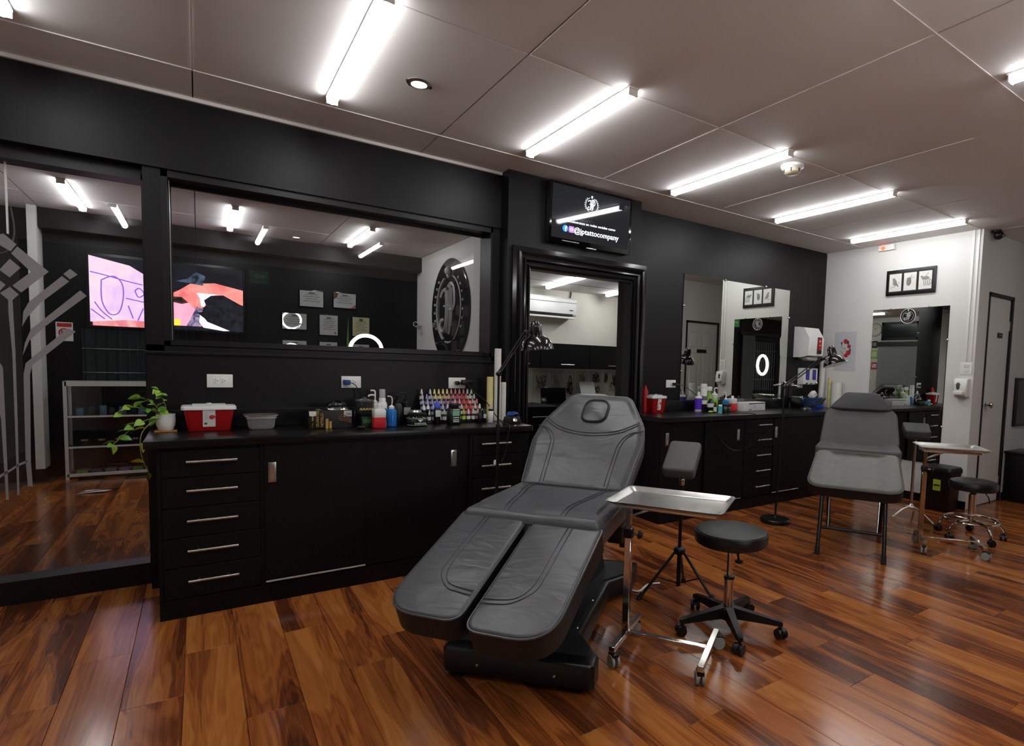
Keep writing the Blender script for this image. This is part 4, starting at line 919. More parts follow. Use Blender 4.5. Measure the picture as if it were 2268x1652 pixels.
# ================================================================ ON THE NEAR WORKTOP
WZ = .922
def sharps(x, y, z, w, d, h, label, rz=0., grp='red sharps bins'):
    t = thing('sharps_bin', label, 'sharps container', (x, y, z), rz, grp)
    MB().rings([[(a, b, zz) for a, b in rpoly([(-w / 2 * k, -d / 2 * k, .018), (w / 2 * k, -d / 2 * k, .018), (w / 2 * k, d / 2 * k, .018), (-w / 2 * k, d / 2 * k, .018)], 4)] for k, zz in ((.82, 0), (.85, .004), (1.0, h * .80))]).build('tub', redplastic, t)
    k = 1.10
    MB().rings([[(a, b, zz) for a, b in rpoly([(-w / 2 * q, -d / 2 * q, .022), (w / 2 * q, -d / 2 * q, .022), (w / 2 * q, d / 2 * q, .022), (-w / 2 * q, d / 2 * q, .022)], 4)] for q, zz in ((1.06, h * .79), (1.10, h * .80), (1.10, h * .90), (1.06, h * .93), (1.0, h * .935))]).build('lid', mat('sharps_lid', '#dcdcdb', .3), t)
    l2 = MB().rb(-w * .34, w * .34, -d * .30, d * .30, h * .93, h * .99, r=.006).build('lid_hatch', mat('sharps_lid2', '#cfcfcf', .3), t)
    MB().rb(-w * .05, w * .05, -d * .08, d * .02, h * .99, h * 1.03, r=.004).build('hatch_tab', whiteplastic, l2)
    s = .01
    lb = MB().add([(-w * .13, -d * .422 - .0035, h * .16), (w * .12, -d * .422 - .0035, h * .16), (w * .12, -d * .5 - .0035, h * .80), (-w * .13, -d * .5 - .0035, h * .80)], [(0, 1, 2, 3)])
    lb.add([(-w * .13, -d * .415, h * .16), (w * .12, -d * .415, h * .16), (w * .12, -d * .49, h * .80), (-w * .13, -d * .49, h * .80)], [(3, 2, 1, 0)])
    lo = lb.build('label', paper, t)
    MB().ball((w * .055, -d * .469 - .004, h * .53), .013 * w / .25, 10, (1.2, .12, 1)).build('hazard_mark', inkred, lo)
    for q in range(4): MB().bx(-w * .10, -w * .03, -d * (.452 + .01 * q) - .0045, -d * (.452 + .01 * q) - .003, h * (.42 + q * .07), h * (.43 + q * .07)).build('label_line', inkmid, lo)
    MB().bx(-w * .10, -w * .045, -d * .435 - .0045, -d * .435 - .003, h * .24, h * .32).build('label_block', inkgrey, lo)
    return t
sharps(.048, 3.935, WZ, .235, .15, .150, 'red sharps bin with white lid between the potted plant and the steel pan')
# potted plant
t = thing('potted_plant', 'trailing green and yellow plant in a white pot on the worktop corner', 'potted plant', (-.150, 3.93, WZ))
rpart('wooden_coaster', mat('light_wood', '#a9743f', .5, var=.2, vscale=30), t, -.05, .05, -.05, .05, 0, .006, r=.001)
MB().lathe([(.030, .006), (.034, .010), (.042, .035), (.045, .06), (.043, .088), (.0445, .095), (.040, .095), (.038, .08), (0, .078)], n=28).build('pot', mat('white_ceramic', '#e2e2de', .4, bump=.25, bscale=140), t)
MB().lathe([(.0385, .079), (.02, .083), (0, .084)], n=16).build('soil', mat('soil', '#2a1d14', .9, bump=.5, bscale=80), t)
lg = [mat('leaf_%d' % k, c, .4, var=.25, vscale=60) for k, c in enumerate(('#6a9c3c', '#86b044', '#a2bb4a', '#c0bf4a', '#578a34'))]
stem = mat('stem_green', '#7d9048', .5)
vines0 = [[(.005, 0, .08), (.0, -.01, .13), (-.015, -.02, .17), (-.02, -.02, .19)], [(-.01, -.01, .085), (-.05, -.03, .115), (-.095, -.05, .125), (-.13, -.06, .12), (-.135, -.07, .10)],
         [(-.02, -.02, .08), (-.06, -.05, .075), (-.10, -.07, .05), (-.13, -.09, .02), (-.16, -.10, -.01)], [(-.015, -.02, .08), (-.05, -.07, .06), (-.075, -.10, .02), (-.075, -.115, -.05), (-.055, -.12, -.12)],
         [(-.01, -.0, .085), (-.04, -.01, .14), (-.075, -.03, .16)]]
vines = [[(x * 1.35 if i else x, y, .09 + (z - .09) * 1.4 if i else z) for i, (x, y, z) in enumerate(v)] for v in vines0]
for v in vines: MB().path(spline(v, 5), .0022, 6).build('vine', stem, t)
def leaf(p, d, tilt, L, k):
    d = Vector(d).normalized(); side = d.cross(Vector((0, 0, 1)))
    if side.length < .1: side = Vector((1, 0, 0))
    side.normalize(); up = side.cross(d); side = (side * math.cos(tilt) + up * math.sin(tilt)).normalized(); up = side.cross(d)
    p = Vector(p); V = []; Wd = L * .36
    for i in range(7):
        s = i / 6; w = Wd * math.sin(PI * min(1, s ** .8)) * (1 if s < .97 else .2) + .0006
        c = p + d * (L * s) + up * (-.25 * L * s * s)
        V.append([c - side * w + up * w * .35, c, c + side * w + up * w * .35])
    b = MB(); vv = [q for r in V for q in r]; Fc = []
    for i in range(6):
        for j in range(2): Fc.append((i * 3 + j, i * 3 + j + 1, (i + 1) * 3 + j + 1, (i + 1) * 3 + j))
    b.add(vv, Fc); b.add([q - up * .0008 for q in vv], [f[::-1] for f in Fc])
    return b.build('leaf', lg[k], t)
rl = random.Random(3); i_dense = False
for vi, v in enumerate(vines):
    pts = spline(v, 5)
    for i in range(2 if vi != 3 else 7, len(pts), (1 if i_dense else 2) if vi != 3 else 5):
        p = pts[i]; a = rl.uniform(0, 6.28); k = rl.choice((0, 1, 1, 2, 4)) if vi not in (3,) else 3
        leaf(p, (math.cos(a) - .3, .6 * math.sin(a) - .5, rl.uniform(-.5, .3)), rl.uniform(-.9, .9), rl.uniform(.040, .058), k)
leaf(vines[3][-1], (.1, -.2, -1), .6, .045, 3); leaf(vines[2][-1], (.2, -.3, -.8), .4, .05, 2); leaf(vines[0][-1], (-.6, -.3, .5), .5, .036, 0); leaf(vines[0][-2], (.6, -.4, .1), -.4, .036, 1)
# steel pan with lid
t = thing('steel_pan', 'small stainless steel pan with a lid beside the red sharps bin', 'pan', (.30, 3.90, WZ))
MB().rings([[(a, b, z) for a, b in rpoly([(-w, -d, .02), (w, -d, .02), (w, d, .02), (-w, d, .02)], 4)] for w, d, z in ((.058, .045, 0), (.066, .053, .01), (.072, .058, .058), (.078, .063, .064), (.078, .063, .078))]).build('body', mat('satin_steel', '#c4c2bd', .42, .55, var=.1), t)
MB().rings([[(a, b, z) for a, b in rpoly([(-w, -d, .022), (w, -d, .022), (w, d, .022), (-w, d, .022)], 4)] for w, d, z in ((.084, .069, .078), (.088, .073, .079), (.088, .073, .083), (.07, .055, .087))]).build('lid', steel, t)
# glove box
t = thing('glove_box', 'black and gold box of nitrile gloves on the near worktop', 'box', (.655, 3.755, WZ), math.radians(1))
rpart('carton', mat('carton_black', '#15130f', .45, var=.3, vscale=12), t, -.122, .122, 0, .12, 0, .112, r=.002)
gold = mat('gold_print', '#b8924a', .4, .3)
text('GUANTES', .022, gold, t, (-.066, -.0008, .012), (0, 0, 1), (-1, 0, 0), bold=.0004)
text('NITRILO', .022, gold, t, (-.041, -.0008, .012), (0, 0, 1), (-1, 0, 0), bold=.0004)
MB().bx(-.103, -.096, -.0012, 0, .05, .075).build('gold_band', gold, t); MB().path([(-.100, -.0012, .012), (-.104, -.0012, .02), (-.098, -.0012, .03), (-.100, -.0012, .04)], .0014, 5).build('gold_script', gold, t)
MB().prism(rpoly([(-.028, .0, .006), (-.012, .0, .006), (-.012, .062, .008), (-.028, .062, .008)], 4), 0, .0012, lambda a, b, c: Vector((a, -c, b))).build('gold_finger', gold, t)
MB().prism(rpoly([(-.007, .0, .005), (.006, .0, .005), (.006, .046, .007), (-.007, .046, .007)], 4), 0, .0012, lambda a, b, c: Vector((a, -c, b))).build('gold_finger', gold, t)
MB().prism(rpoly([(-.118, .078, .012), (-.08, .078, .014), (-.08, .108, .006), (-.118, .108, 0)], 4), 0, .0012, lambda a, b, c: Vector((a, -c, b))).build('white_corner_mark', paper, t)
MB().bx(.075, .12, -.0012, 0, .072, .108).build('count_panel', mat('silver_print', '#b5b5b0', .4), t); text('100', .02, blkplastic, t, (.086, -.0016, .08), XV, ZV)
for q in range(4): MB().path(spline([(.04 + q * .006, -.001, .06 - q * .006), (.07, -.001, .085 - q * .012), (.118, -.001, .05 - q * .006)], 4), .0022, 5).build('leaf_print', mat('bronze_print', '#6b4523', .5), t)
# foil pouch lying on the glove box
t = thing('foil_pouch', 'crumpled silver foil pouch lying on the glove box', 'pouch', (.70, 3.82, WZ + .112))
def crumple(w, d, h, seed, m, name, parent, z0=0., n=9):
    r = random.Random(seed); V = []; Fc = []
    for top in (0, 1):
        for i in range(n):
            for j in range(n):
                x, y = (i / (n - 1) - .5) * w, (j / (n - 1) - .5) * d; e = min(i, j, n - 1 - i, n - 1 - j) / ((n - 1) / 2)
                V.append((x + r.uniform(-1, 1) * .004, y + r.uniform(-1, 1) * .004, z0 + (h * (.25 + .75 * e ** .5) + r.uniform(-.2, .2) * h if top else 0)))
    for i in range(n - 1):
        for j in range(n - 1):
            a = i * n + j; Fc.append((a, a + n, a + n + 1, a + 1)); b = n * n; Fc.append((b + a, b + a + 1, b + a + n + 1, b + a + n))
    rim = [i * n for i in range(n)] + [(n - 1) * n + j for j in range(1, n)] + [i * n + n - 1 for i in range(n - 2, -1, -1)] + [j for j in range(n - 2, 0, -1)]
    for q in range(len(rim)):
        a, b = rim[q], rim[(q + 1) % len(rim)]; Fc.append((a, b, b + n * n, a + n * n))
    return MB().add(V, Fc).build(name, m, parent, angle=20)
crumple(.115, .08, .024, 4, steel, 'foil', t); crumple(.105, .07, .030, 9, mat('dark_foil', '#3a3a3c', .2, .9), 'foil', t, .024)
tag(crumple(.10, .06, .012, 12, blkplastic, 'cable_bundle', None), 'small black cable bundle lying on the glove box', 'cable').location = (.60, 3.79, WZ + .112)
def bottle(name, label, cat, x, y, z, prof, m, cap=None, capm=None, square=None, extra=None, group='worktop bottles', fill=None):
    t = thing(name, label, cat, (x, y, z), 0, group)
    if square:
        w = square
        MB().rings([[(a, b, zz) for a, b in rpoly([(-r, -r * w, .008), (r, -r * w, .008), (r, r * w, .008), (-r, r * w, .008)], 3)] for r, zz in prof]).build('body', m, t)
    else: MB().lathe(prof, n=20).build('body', m, t)
    if cap: MB().lathe(cap, n=16).build('cap', capm or whiteplastic, t)
    return t
def pump(t, z, r, m, s=1., hook=True, d=-1):
    MB().lathe([(r, z), (r, z + .012), (r * .5, z + .02), (.005, z + .022), (.005, z + .05)], n=14).build('pump_collar', m, t)
    MB().path(spline([(0, 0, z + .048), (d * .01, 0, z + .056), (d * .035, 0, z + .055), (d * .042, 0, z + .046)], 4), .0055, 8).build('pump_spout', m, t)
clearp = mat('cloudy_plastic', '#d9d9d5', .3, alpha=1.)
# red-filled square bottle
t = bottle('squeeze_bottle', 'clear square bottle half full of red liquid on the near worktop', 'bottle', .928, 3.715, WZ, [(.034, .064), (.036, .07), (.036, .108), (.030, .118), (.014, .122)], clearp, square=.9)
MB().rings([[(a, b, zz) for a, b in rpoly([(-r, -r * .9, .008), (r, -r * .9, .008), (r, r * .9, .008), (-r, r * .9, .008)], 3)] for r, zz in ((.033, 0), (.0363, .004), (.0363, .066))]).build('red_liquid', mat('red_liquid', '#d8303c', .25), t)
MB().lathe([(.014, .12), (.014, .145), (.008, .150), (0, .151)], n=14).build('cap', whiteplastic, t)
t = bottle('squeeze_bottle', 'blue wash bottle with curved white nozzle on the near worktop', 'bottle', 1.016, 3.755, WZ, [(.028, 0), (.0315, .004), (.0315, .098), (.026, .112), (.015, .116)], mat('blue_liquid', '#1268b8', .25))
MB().lathe([(.017, .112), (.017, .128), (.010, .134), (.004, .138)], n=14).build('cap', whiteplastic, t)
MB().path(spline([(0, 0, .13), (.004, 0, .17), (-.004, 0, .192), (-.026, 0, .196)], 5), .0035, 7).build('curved_nozzle', whiteplastic, t)
t = bottle('pump_bottle', 'tall white foam pump bottle standing behind the red liquid bottle', 'bottle', .985, 3.86, WZ, [(.028, 0), (.03, .004), (.03, .14), (.024, .152)], whiteplastic)
MB().bx(-.02, .02, -.0315, -.029, .03, .11).build('label', mat('green_label', '#27663a', .5), t)
MB().lathe([(.021, .15), (.021, .175), (.018, .18)], n=16).build('collar', whiteplastic, t)
MB().lathe([(.019, .178), (.019, .232), (.016, .236), (0, .237)], n=16).build('clear_hood', mat('clear_hood', '#c4c6c6', .15, alpha=.6), t)
t = bottle('pump_bottle', 'white bottle with hooked pump beside the foam pump bottle', 'bottle', .945, 3.88, WZ, [(.024, 0), (.026, .004), (.026, .13), (.02, .14)], mat('cream_plastic', '#d4d2c6', .35)); pump(t, .14, .016, whiteplastic)
MB().cyl((0, 0, .19), (0, 0, .215), .005, n=8).path(spline([(0, 0, .21), (-.006, 0, .225), (-.03, 0, .226)], 4), .005, 7).build('pump_hook', whiteplastic, t)
# smoked canister
t = thing('canister', 'black and clear canister with a lid behind the pump bottles', 'canister', (.875, 3.86, WZ))
MB().lathe([(.05, 0), (.053, .004), (.053, .08)], n=26).build('black_base', blkplastic, t)
MB().lathe([(.053, .08), (.056, .085), (.056, .155), (.052, .160)], n=26).build('clear_wall', mat('smoke_plastic', '#3c3d3d', .08, alpha=.75), t)
MB().lathe([(.058, .158), (.058, .168), (.02, .174), (.012, .176), (.012, .184), (0, .186)], n=26).build('lid', mat('clear_lid', '#6a6c6c', .1, alpha=.7), t)
for k in range(5): MB().path(spline([(-.04 + k * .018, -.054, .105), (-.035 + k * .018, -.056, .115), (-.028 + k * .018, -.055, .104)], 3), .004, 6).build('gold_mark', mat('pale_gold', '#c9b36a', .4), t)
t = thing('small_carton', 'small dark green carton in front of the black canister', 'box', (.868, 3.79, WZ)); rpart('carton', mat('green_carton', '#0f2e1a', .4), t, -.032, .032, -.02, .02, 0, .062, r=.002); MB().bx(-.024, .024, -.0212, -.0195, .025, .048).build('front_print', mat('green_print', '#2c6a3d', .5), t)
tag(MB().ball((0, 0, .012), .014, 10, (1.3, 1, .85)).ball((.02, .0, .011), .012, 8).build('cable_plug', blkplastic), 'black plug end lying at the front of the near worktop', 'plug').location = (.80, 3.66, WZ)
# dark bottles and jars in the middle
t = bottle('dropper_bottle', 'tall black pump bottle behind the blue wash bottle', 'bottle', 1.085, 3.86, WZ, [(.027, 0), (.029, .004), (.029, .13), (.02, .142)], blkplastic); pump(t, .142, .014, blkplastic)
t = bottle('dropper_bottle', 'black pump bottle with white label next to the tall black one', 'bottle', 1.155, 3.92, WZ, [(.03, 0), (.032, .004), (.032, .14), (.022, .15)], blkplastic); pump(t, .15, .015, blkplastic); MB().bx(-.022, .022, -.0335, -.031, .06, .11).build('label', mat('grey_label', '#8d8d8a', .6), t)
t = thing('cream_jar', 'low round dark green glass jar in front of the ink bottles', 'jar', (1.175, 3.735, WZ))
MB().lathe([(.052, 0), (.062, .006), (.066, .02), (.066, .052), (.058, .064)], n=28).build('glass_body', mat('green_glass_jar', '#142418', .06, coat=.5), t)
MB().lathe([(.058, .062), (.06, .066), (.06, .080), (.052, .084), (0, .085)], n=28).build('lid', blkplastic, t)
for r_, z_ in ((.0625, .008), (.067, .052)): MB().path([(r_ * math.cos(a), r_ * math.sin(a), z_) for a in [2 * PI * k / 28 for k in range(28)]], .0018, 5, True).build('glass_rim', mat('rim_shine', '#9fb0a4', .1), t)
MB().prism([(-.018, .046), (.018, .046), (0, .030)], 0, .002, lambda a, b, c: Vector((a, -.0665 - c, b))).build('label_emblem', paper, t)
for k in range(7): MB().bx(-.036 + k * .011, -.029 + k * .011, -.0675, -.0655, .014, .026).xf(Matrix.Identity(4)).build('label_letter', mat('pale_green_print', '#9fb3a2', .6), t)
t = thing('foil_tub', 'small silver lidded tub behind the round green jar', 'tub', (1.195, 3.84, WZ)); MB().lathe([(.035, 0), (.04, .06), (.042, .062), (.042, .085), (.034, .095), (0, .1)], n=20).build('body', steel, t); MB().bx(-.02, .02, -.0435, -.038, .064, .084).build('label', paper, t)
t = thing('spray_bottle', 'black bottle with green and white label in front of the ink rack', 'bottle', (1.425, 3.735, WZ))
MB().rings([[(a, b, zz) for a, b in rpoly([(-r, -r * .7, .01), (r, -r * .7, .01), (r, r * .7, .01), (-r, r * .7, .01)], 3)] for r, zz in ((.038, 0), (.041, .004), (.041, .10), (.036, .112), (.03, .114))]).build('body', blkplastic, t)
MB().lathe([(.034, .112), (.035, .116), (.035, .138), (.03, .144), (0, .145)], n=20).build('cap', blkplastic, t)
MB().bx(-.018, .030, -.0300, -.028, .06, .095).build('green_label', mat('mint_label', '#7fae93', .5), t)
for z_ in (.045, .03, .018, .1): MB().bx(-.015, .028, -.0302, -.028, z_, z_ + .006).build('label_line', paper, t)
t = thing('small_bottle', 'small white bottle with black collar right of the ink rack', 'bottle', (1.71, 3.76, WZ))
MB().lathe([(.017, 0), (.019, .003), (.019, .078), (.014, .086)], n=16).build('body', whiteplastic, t); MB().lathe([(.016, .084), (.016, .098), (.01, .10)], n=14).build('collar', blkplastic, t); MB().lathe([(.013, .098), (.009, .12), (.004, .132), (0, .133)], n=12).build('tip', mat('clear_tip', '#c9b3a8', .3), t)
def roll(label, x, y, r, h, m, core=True):
    t = thing('paper_roll', label, 'paper roll', (x, y, WZ), 0, 'upright paper rolls')
    MB().lathe([(r * .45, 0), (r, 0), (r, h), (r * .5, h), (r * .45, h - .01)], n=24).build('roll', m, t)
    MB().lathe([(r * .44, .001), (r * .5, .001), (r * .5, h + .001), (r * .42, h + .001)], n=18).build('core', mat('card_core', '#a98d5a', .7), t)
    return t
yp = mat('yellow_paper', '#d9cf8f', .7, bump=.1, bscale=30, var=.1, vscale=15)
roll('yellow paper roll standing beside the ink rack', 1.765, 3.90, .024, .325, yp)
roll('tallest white paper roll on the near worktop', 1.818, 3.885, .025, .535, paper)
roll('shorter white paper roll behind the first floor lamp', 1.872, 3.90, .022, .285, paper)
t = thing('power_supply', 'small black power supply puck at the right end of the near worktop', 'power supply', (1.835, 3.67, WZ))
MB().rings([[(a, b, zz) for a, b in rpoly([(-r, -r * .8, .015), (r, -r * .8, .015), (r, r * .8, .015), (-r, r * .8, .015)], 3)] for r, zz in ((.056, 0), (.058, .006), (.048, .046), (.04, .05))]).build('case', mat('dark_grey_case', '#232425', .35), t)
MB().lathe([(.018, 0), (.016, .008), (0, .009)], (0, -.043, .026), 14, Matrix.Rotation(math.radians(70), 3, 'X')).build('dial', chrome, t)
t = thing('blue_clip_cord', 'blue rubber cord coiled on the small black power supply', 'cord', (1.845, 3.68, WZ + .05))
MB().path(spline([(-.045, .0, .006), (-.02, -.03, .012), (.02, -.02, .02), (.045, .01, .012), (.03, .035, .010), (-.01, .03, .022), (-.03, .01, .014), (.01, -.005, .026), (.05, .02, .0), (.068, .03, -.035)], 5), .008, 7).build('cord_coil', mat('blue_rubber', '#153f86', .4), t)
# ink bottles on a stepped rack
rk = thing('ink_rack', 'black stepped rack holding rows of ink bottles', 'rack', (1.475, 3.84, WZ))
tiers = 5
for k in range(tiers):
    hw = .232 - k * .008
    rpart('step', blkplastic, rk, -hw, hw, k * .036, .185, .0 if k == 0 else .034 * k - .004 + .0, .034 * k + .012, r=.002)
ICOL = [['#d8d8d4', '#d8d8d4', '#c9c9c4', '#e0d48a', '#e6de8e', '#e2dc7c', '#ded49a', '#c98f92', '#c27c80', '#c2888c', '#b86468', '#c0bdb8', '#cfccc6'],
        ['#c6c6d2', '#9a98c4', '#a3a0cc', '#d8cfa8', '#d9bf96', '#d3a386', '#d8a890', '#cf7d86', '#d24a58', '#d83845', '#cf6060', '#cfc8c4', '#d0d0cc'],
        ['#a9a8c8', '#b8b7d0', '#9794c9', '#8d8cc8', '#9a99ce', '#7a68b4', '#6d4a88', '#c9c2c4', '#d0a8ae', '#d66a58', '#d8504a', '#d68a78', '#cf8078'],
        ['#cfcfd6', '#c7c7da', '#b3b6d6', '#9fa6d0', '#c6c6cc', '#cfccca', '#d2d2ce', '#d0d0cc', '#cfcfca', '#d56a70', '#d2434c', '#cfcfca', '#d6d6d2'],
        ['#d6d6d2', '#d2d2d0', '#cfcfca', '#d4d4d0', '#d0d0cc', '#cfcfca', '#d6d6d0', '#c6d84a', '#a8cc3a', '#cfcfd0', '#c6c0c8', '#d0a8a4', '#d6d6d2']]
CN = {0: 'top', 1: 'second', 2: 'middle', 3: 'fourth', 4: 'bottom'}
def cname(h):
    r, g_, b = (int(h[i:i + 2], 16) for i in (1, 3, 5)); mx, mn = max(r, g_, b), min(r, g_, b)
    if mx - mn < 22: return 'clear white'
    if b == mx: return 'violet' if r > 130 and r > g_ + 6 else 'blue'
    if g_ == mx: return 'lime green'
    return 'yellow' if g_ > 190 else ('peach' if g_ > 150 else ('pink' if g_ > 110 else 'red'))
body_me = MB().lathe([(.0125, 0), (.0145, .002), (.0145, .040), (.011, .046), (.008, .048)], n=12)
proto = None
for row in range(5):
    tier = 4 - row
    n = 13; hw = .214 - tier * .007
    for c in range(n):
        if row == 0 and c == 1: continue
        h = ICOL[row][c]; x = -hw + 2 * hw * c / (n - 1); z = .034 * tier + .012; y = tier * .036 + .018
        if proto is None:
            proto = thing('ink_bottle', 'x', 'ink bottle', (0, 0, 0))
            pb = body_me.build('body', blkplastic, proto)
            pl = MB().lathe([(.0149, .008), (.0149, .032)], n=12).build('label', paper, proto)
            pn = MB().lathe([(.0088, .047), (.0088, .052), (.0076, .060), (.0042, .078), (.002, .082), (0, .082)], n=10).build('nozzle', whiteplastic, proto)
            t = proto
        else:
            t = proto.copy(); COL.objects.link(t)
            for src in (pb, pl, pn):
                q = src.copy(); COL.objects.link(q); q.parent = t
        nm = [q for q in t.children if q.name.startswith('nozzle')][0]; lm = [q for q in t.children if q.name.startswith('label')][0]
        nm.material_slots[0].link = 'OBJECT'; nm.material_slots[0].material = mat('nozzle_' + h[1:], h, .35)
        if cname(h) != 'clear white':
            lm.material_slots[0].link = 'OBJECT'; lm.material_slots[0].material = mat('label_' + h[1:], h, .6)
        t.location = (1.475 + x, 3.84 + y, WZ + z)
        same = [q for q in range(n) if cname(ICOL[row][q]) == cname(h) and not (row == 0 and q == 1)]; k_ = same.index(c)
        nth = ('leftmost', 'second', 'third', 'fourth', 'fifth', 'sixth', 'seventh', 'eighth', 'ninth', 'tenth', 'eleventh')[k_]
        tag(t, ('%s capped ink bottle on the %s step of the ink rack' % (cname(h), CN[row])) if len(same) == 1 else ('%s capped ink bottle, %s of that colour on the %s rack step' % (cname(h), nth, CN[row])), 'ink bottle', 'ink bottles on the rack')
for x, y, h, lb in ((1.262, 3.86, .085, 'loose ink bottle with clear tip left of the ink rack'), (1.292, 3.87, .09, 'second loose clear-tipped ink bottle left of the ink rack')):
    t = thing('ink_bottle', lb, 'ink bottle', (x, y, WZ + .0)); MB().lathe([(.015, 0), (.017, .003), (.017, h), (.01, h + .008)], n=14).build('body', blkplastic, t); MB().lathe([(.0105, h + .006), (.009, h + .016), (.003, h + .04), (0, h + .041)], n=12).build('nozzle', whiteplastic, t)
t = thing('ink_bottle', 'large ink bottle with bright blue cone cap left of the ink rack', 'ink bottle', (1.335, 3.81, WZ)); MB().lathe([(.022, 0), (.024, .003), (.024, .10), (.016, .112)], n=16).build('body', blkplastic, t); MB().bx(-.018, .018, -.0255, -.023, .05, .095).build('label', paper, t); MB().lathe([(.02, .110), (.021, .118), (.018, .13), (.006, .155), (0, .157)], n=14).build('cone_cap', mat('bright_blue_cap', '#3a55d8', .4), t)
for k in range(2):
    t = thing('spare_bottle', ('dark squat bottle at the right foot of the ink rack', 'taller dark bottle with a white tag at the right foot of the ink rack')[k], 'bottle', (1.645 + k * .035, 3.80 + .01 * k, WZ)); MB().lathe([(.016, 0), (.018, .003), (.018, .06 + k * .02), (.01, .07 + k * .02), (.01, .085 + k * .02), (0, .086 + k * .02)], n=14).build('body', blkplastic, t); MB().bx(-.01, .01, -.0192, -.017, .03, .05 + .01 * k).build('label', mat('navy_label', '#2b3350', .5) if k == 0 else paper, t)

# ================================================================ ON THE FAR WORKTOP
VZ = .926
sharps(3.53, 4.06, VZ, .17, .12, .17, 'red sharps bin on the left end of the far worktop')
t = thing('sharps_key', 'small red cap sticking up behind the far red sharps bin', 'cap', (3.44, 4.11, VZ)); MB().lathe([(.03, 0), (.03, .20), (.018, .22), (.01, .25), (0, .252)], n=14).build('bottle', redplastic, t)
def simple(name, label, cat, x, y, parts, group='bottles on the far worktop'):
    t = thing(name, label, cat, (x, y, VZ), 0, group)
    for nm, prof, m in parts: MB().lathe(prof, n=16).build(nm, m, t)
    return t
purple = mat('purple_label', '#5b2fc0', .4)
t = simple('spray_bottle', 'white bottle with purple label on the far worktop', 'bottle', 4.07, 4.03, [('body', [(.034, 0), (.036, .003), (.036, .14), (.02, .155)], whiteplastic), ('label', [(.0368, .02), (.0368, .13)], purple), ('nozzle', [(.014, .154), (.014, .175), (.006, .195), (0, .196)], whiteplastic)])
simple('tall_bottle', 'tall white cylinder bottle next to the purple-label bottle', 'bottle', 4.17, 4.06, [('body', [(.030, 0), (.032, .003), (.032, .22), (.03, .225)], whiteplastic), ('cap', [(.031, .225), (.031, .27), (.028, .275), (0, .276)], paper)])
t = simple('trigger_spray', 'white trigger spray bottle behind the tall cylinder bottle', 'bottle', 4.28, 4.09, [('body', [(.036, 0), (.04, .004), (.04, .12), (.016, .17), (.014, .2)], mat('green_bottle', '#7fae3a', .3))])
MB().rb(-.05, .03, -.014, .014, .20, .245, r=.008).path([(-.035, 0, .205), (-.05, 0, .17), (-.045, 0, .145)], .007, 7).build('trigger_head', whiteplastic, t)
t = simple('pump_bottle', 'white pump bottle with green base behind the dark bottles', 'bottle', 4.36, 4.09, [('body', [(.036, 0), (.038, .004), (.038, .11), (.03, .12)], mat('lime_body', '#8cc042', .35)), ('upper', [(.032, .12), (.034, .125), (.034, .165), (.02, .175)], paper)]); pump(t, .175, .012, whiteplastic, d=1)
simple('dark_bottle', 'dark bottle with white oval label on the far worktop', 'bottle', 4.17, 3.96, [('body', [(.035, 0), (.037, .004), (.037, .09), (.02, .11), (.012, .13)], blkplastic), ('label', [(.0376, .045), (.0376, .085)], paper)])
simple('dark_bottle', 'black spray can with grey top on the far worktop', 'bottle', 4.12, 4.0, [('body', [(.03, 0), (.032, .004), (.032, .12)], blkplastic), ('cap', [(.03, .12), (.03, .15), (.026, .154), (0, .155)], mat('grey_cap', '#6f6f70', .4)), ('label', [(.0326, .075), (.0326, .115)], paper)])
simple('small_vial', 'tiny vial with white label in front of the dark bottles', 'bottle', 4.13, 3.86, [('body', [(.015, 0), (.016, .003), (.016, .07), (.01, .08), (.01, .1), (0, .101)], blkplastic), ('label', [(.0164, .01), (.0164, .055)], paper)])
simple('small_vial', 'small bottle with light blue label at the front of the far worktop', 'bottle', 4.16, 3.82, [('body', [(.019, 0), (.020, .003), (.020, .072), (.012, .082), (.012, .1), (0, .101)], whiteplastic), ('label', [(.0205, .008), (.0205, .066)], mat('cyan_label', '#4fb4d2', .5)), ('cap', [(.0125, .082), (.0125, .105), (0, .106)], blkplastic)])
tag(MB().ball((0, 0, .012), .024, 10, (1.2, .8, .5)).build('green_lump', mat('lime_sponge', '#96c83a', .6)), 'small lime green tub cap lying on the far worktop', 'cap').location = (4.05, 3.84, VZ)
t = thing('ointment_jar', 'low dark green jar beside the far blue bottle', 'jar', (4.29, 3.87, VZ)); MB().lathe([(.05, 0), (.055, .006), (.055, .05), (.048, .06)], n=22).build('glass_body', MATS['green_glass_jar'], t); MB().lathe([(.05, .058), (.05, .078), (0, .08)], n=22).build('lid', blkplastic, t)
t = thing('squeeze_bottle', 'blue wash bottle on the far worktop', 'bottle', (4.40, 3.97, VZ)); MB().lathe([(.030, 0), (.034, .004), (.034, .10), (.016, .118)], n=18).build('body', mat('dull_blue_liquid', '#2a70b4', .25), t); MB().lathe([(.017, .115), (.016, .13), (.005, .138)], n=12).build('cap', whiteplastic, t); MB().path(spline([(0, 0, .13), (.004, 0, .17), (-.004, 0, .19), (-.034, 0, .195)], 5), .004, 7).build('curved_nozzle', whiteplastic, t)
t = thing('squeeze_bottle', 'red-filled square bottle beside the white carton on the far worktop', 'bottle', (4.50, 3.97, VZ))
for nm, m, z0, z1 in (('red_liquid', MATS['red_liquid'], 0, .075), ('body', clearp, .075, .13)): MB().rb(-.036, .036, -.034, .034, z0, z1, r=.006).build(nm, m, t)
MB().lathe([(.014, .128), (.014, .155), (0, .157)], n=12).build('cap', whiteplastic, t)
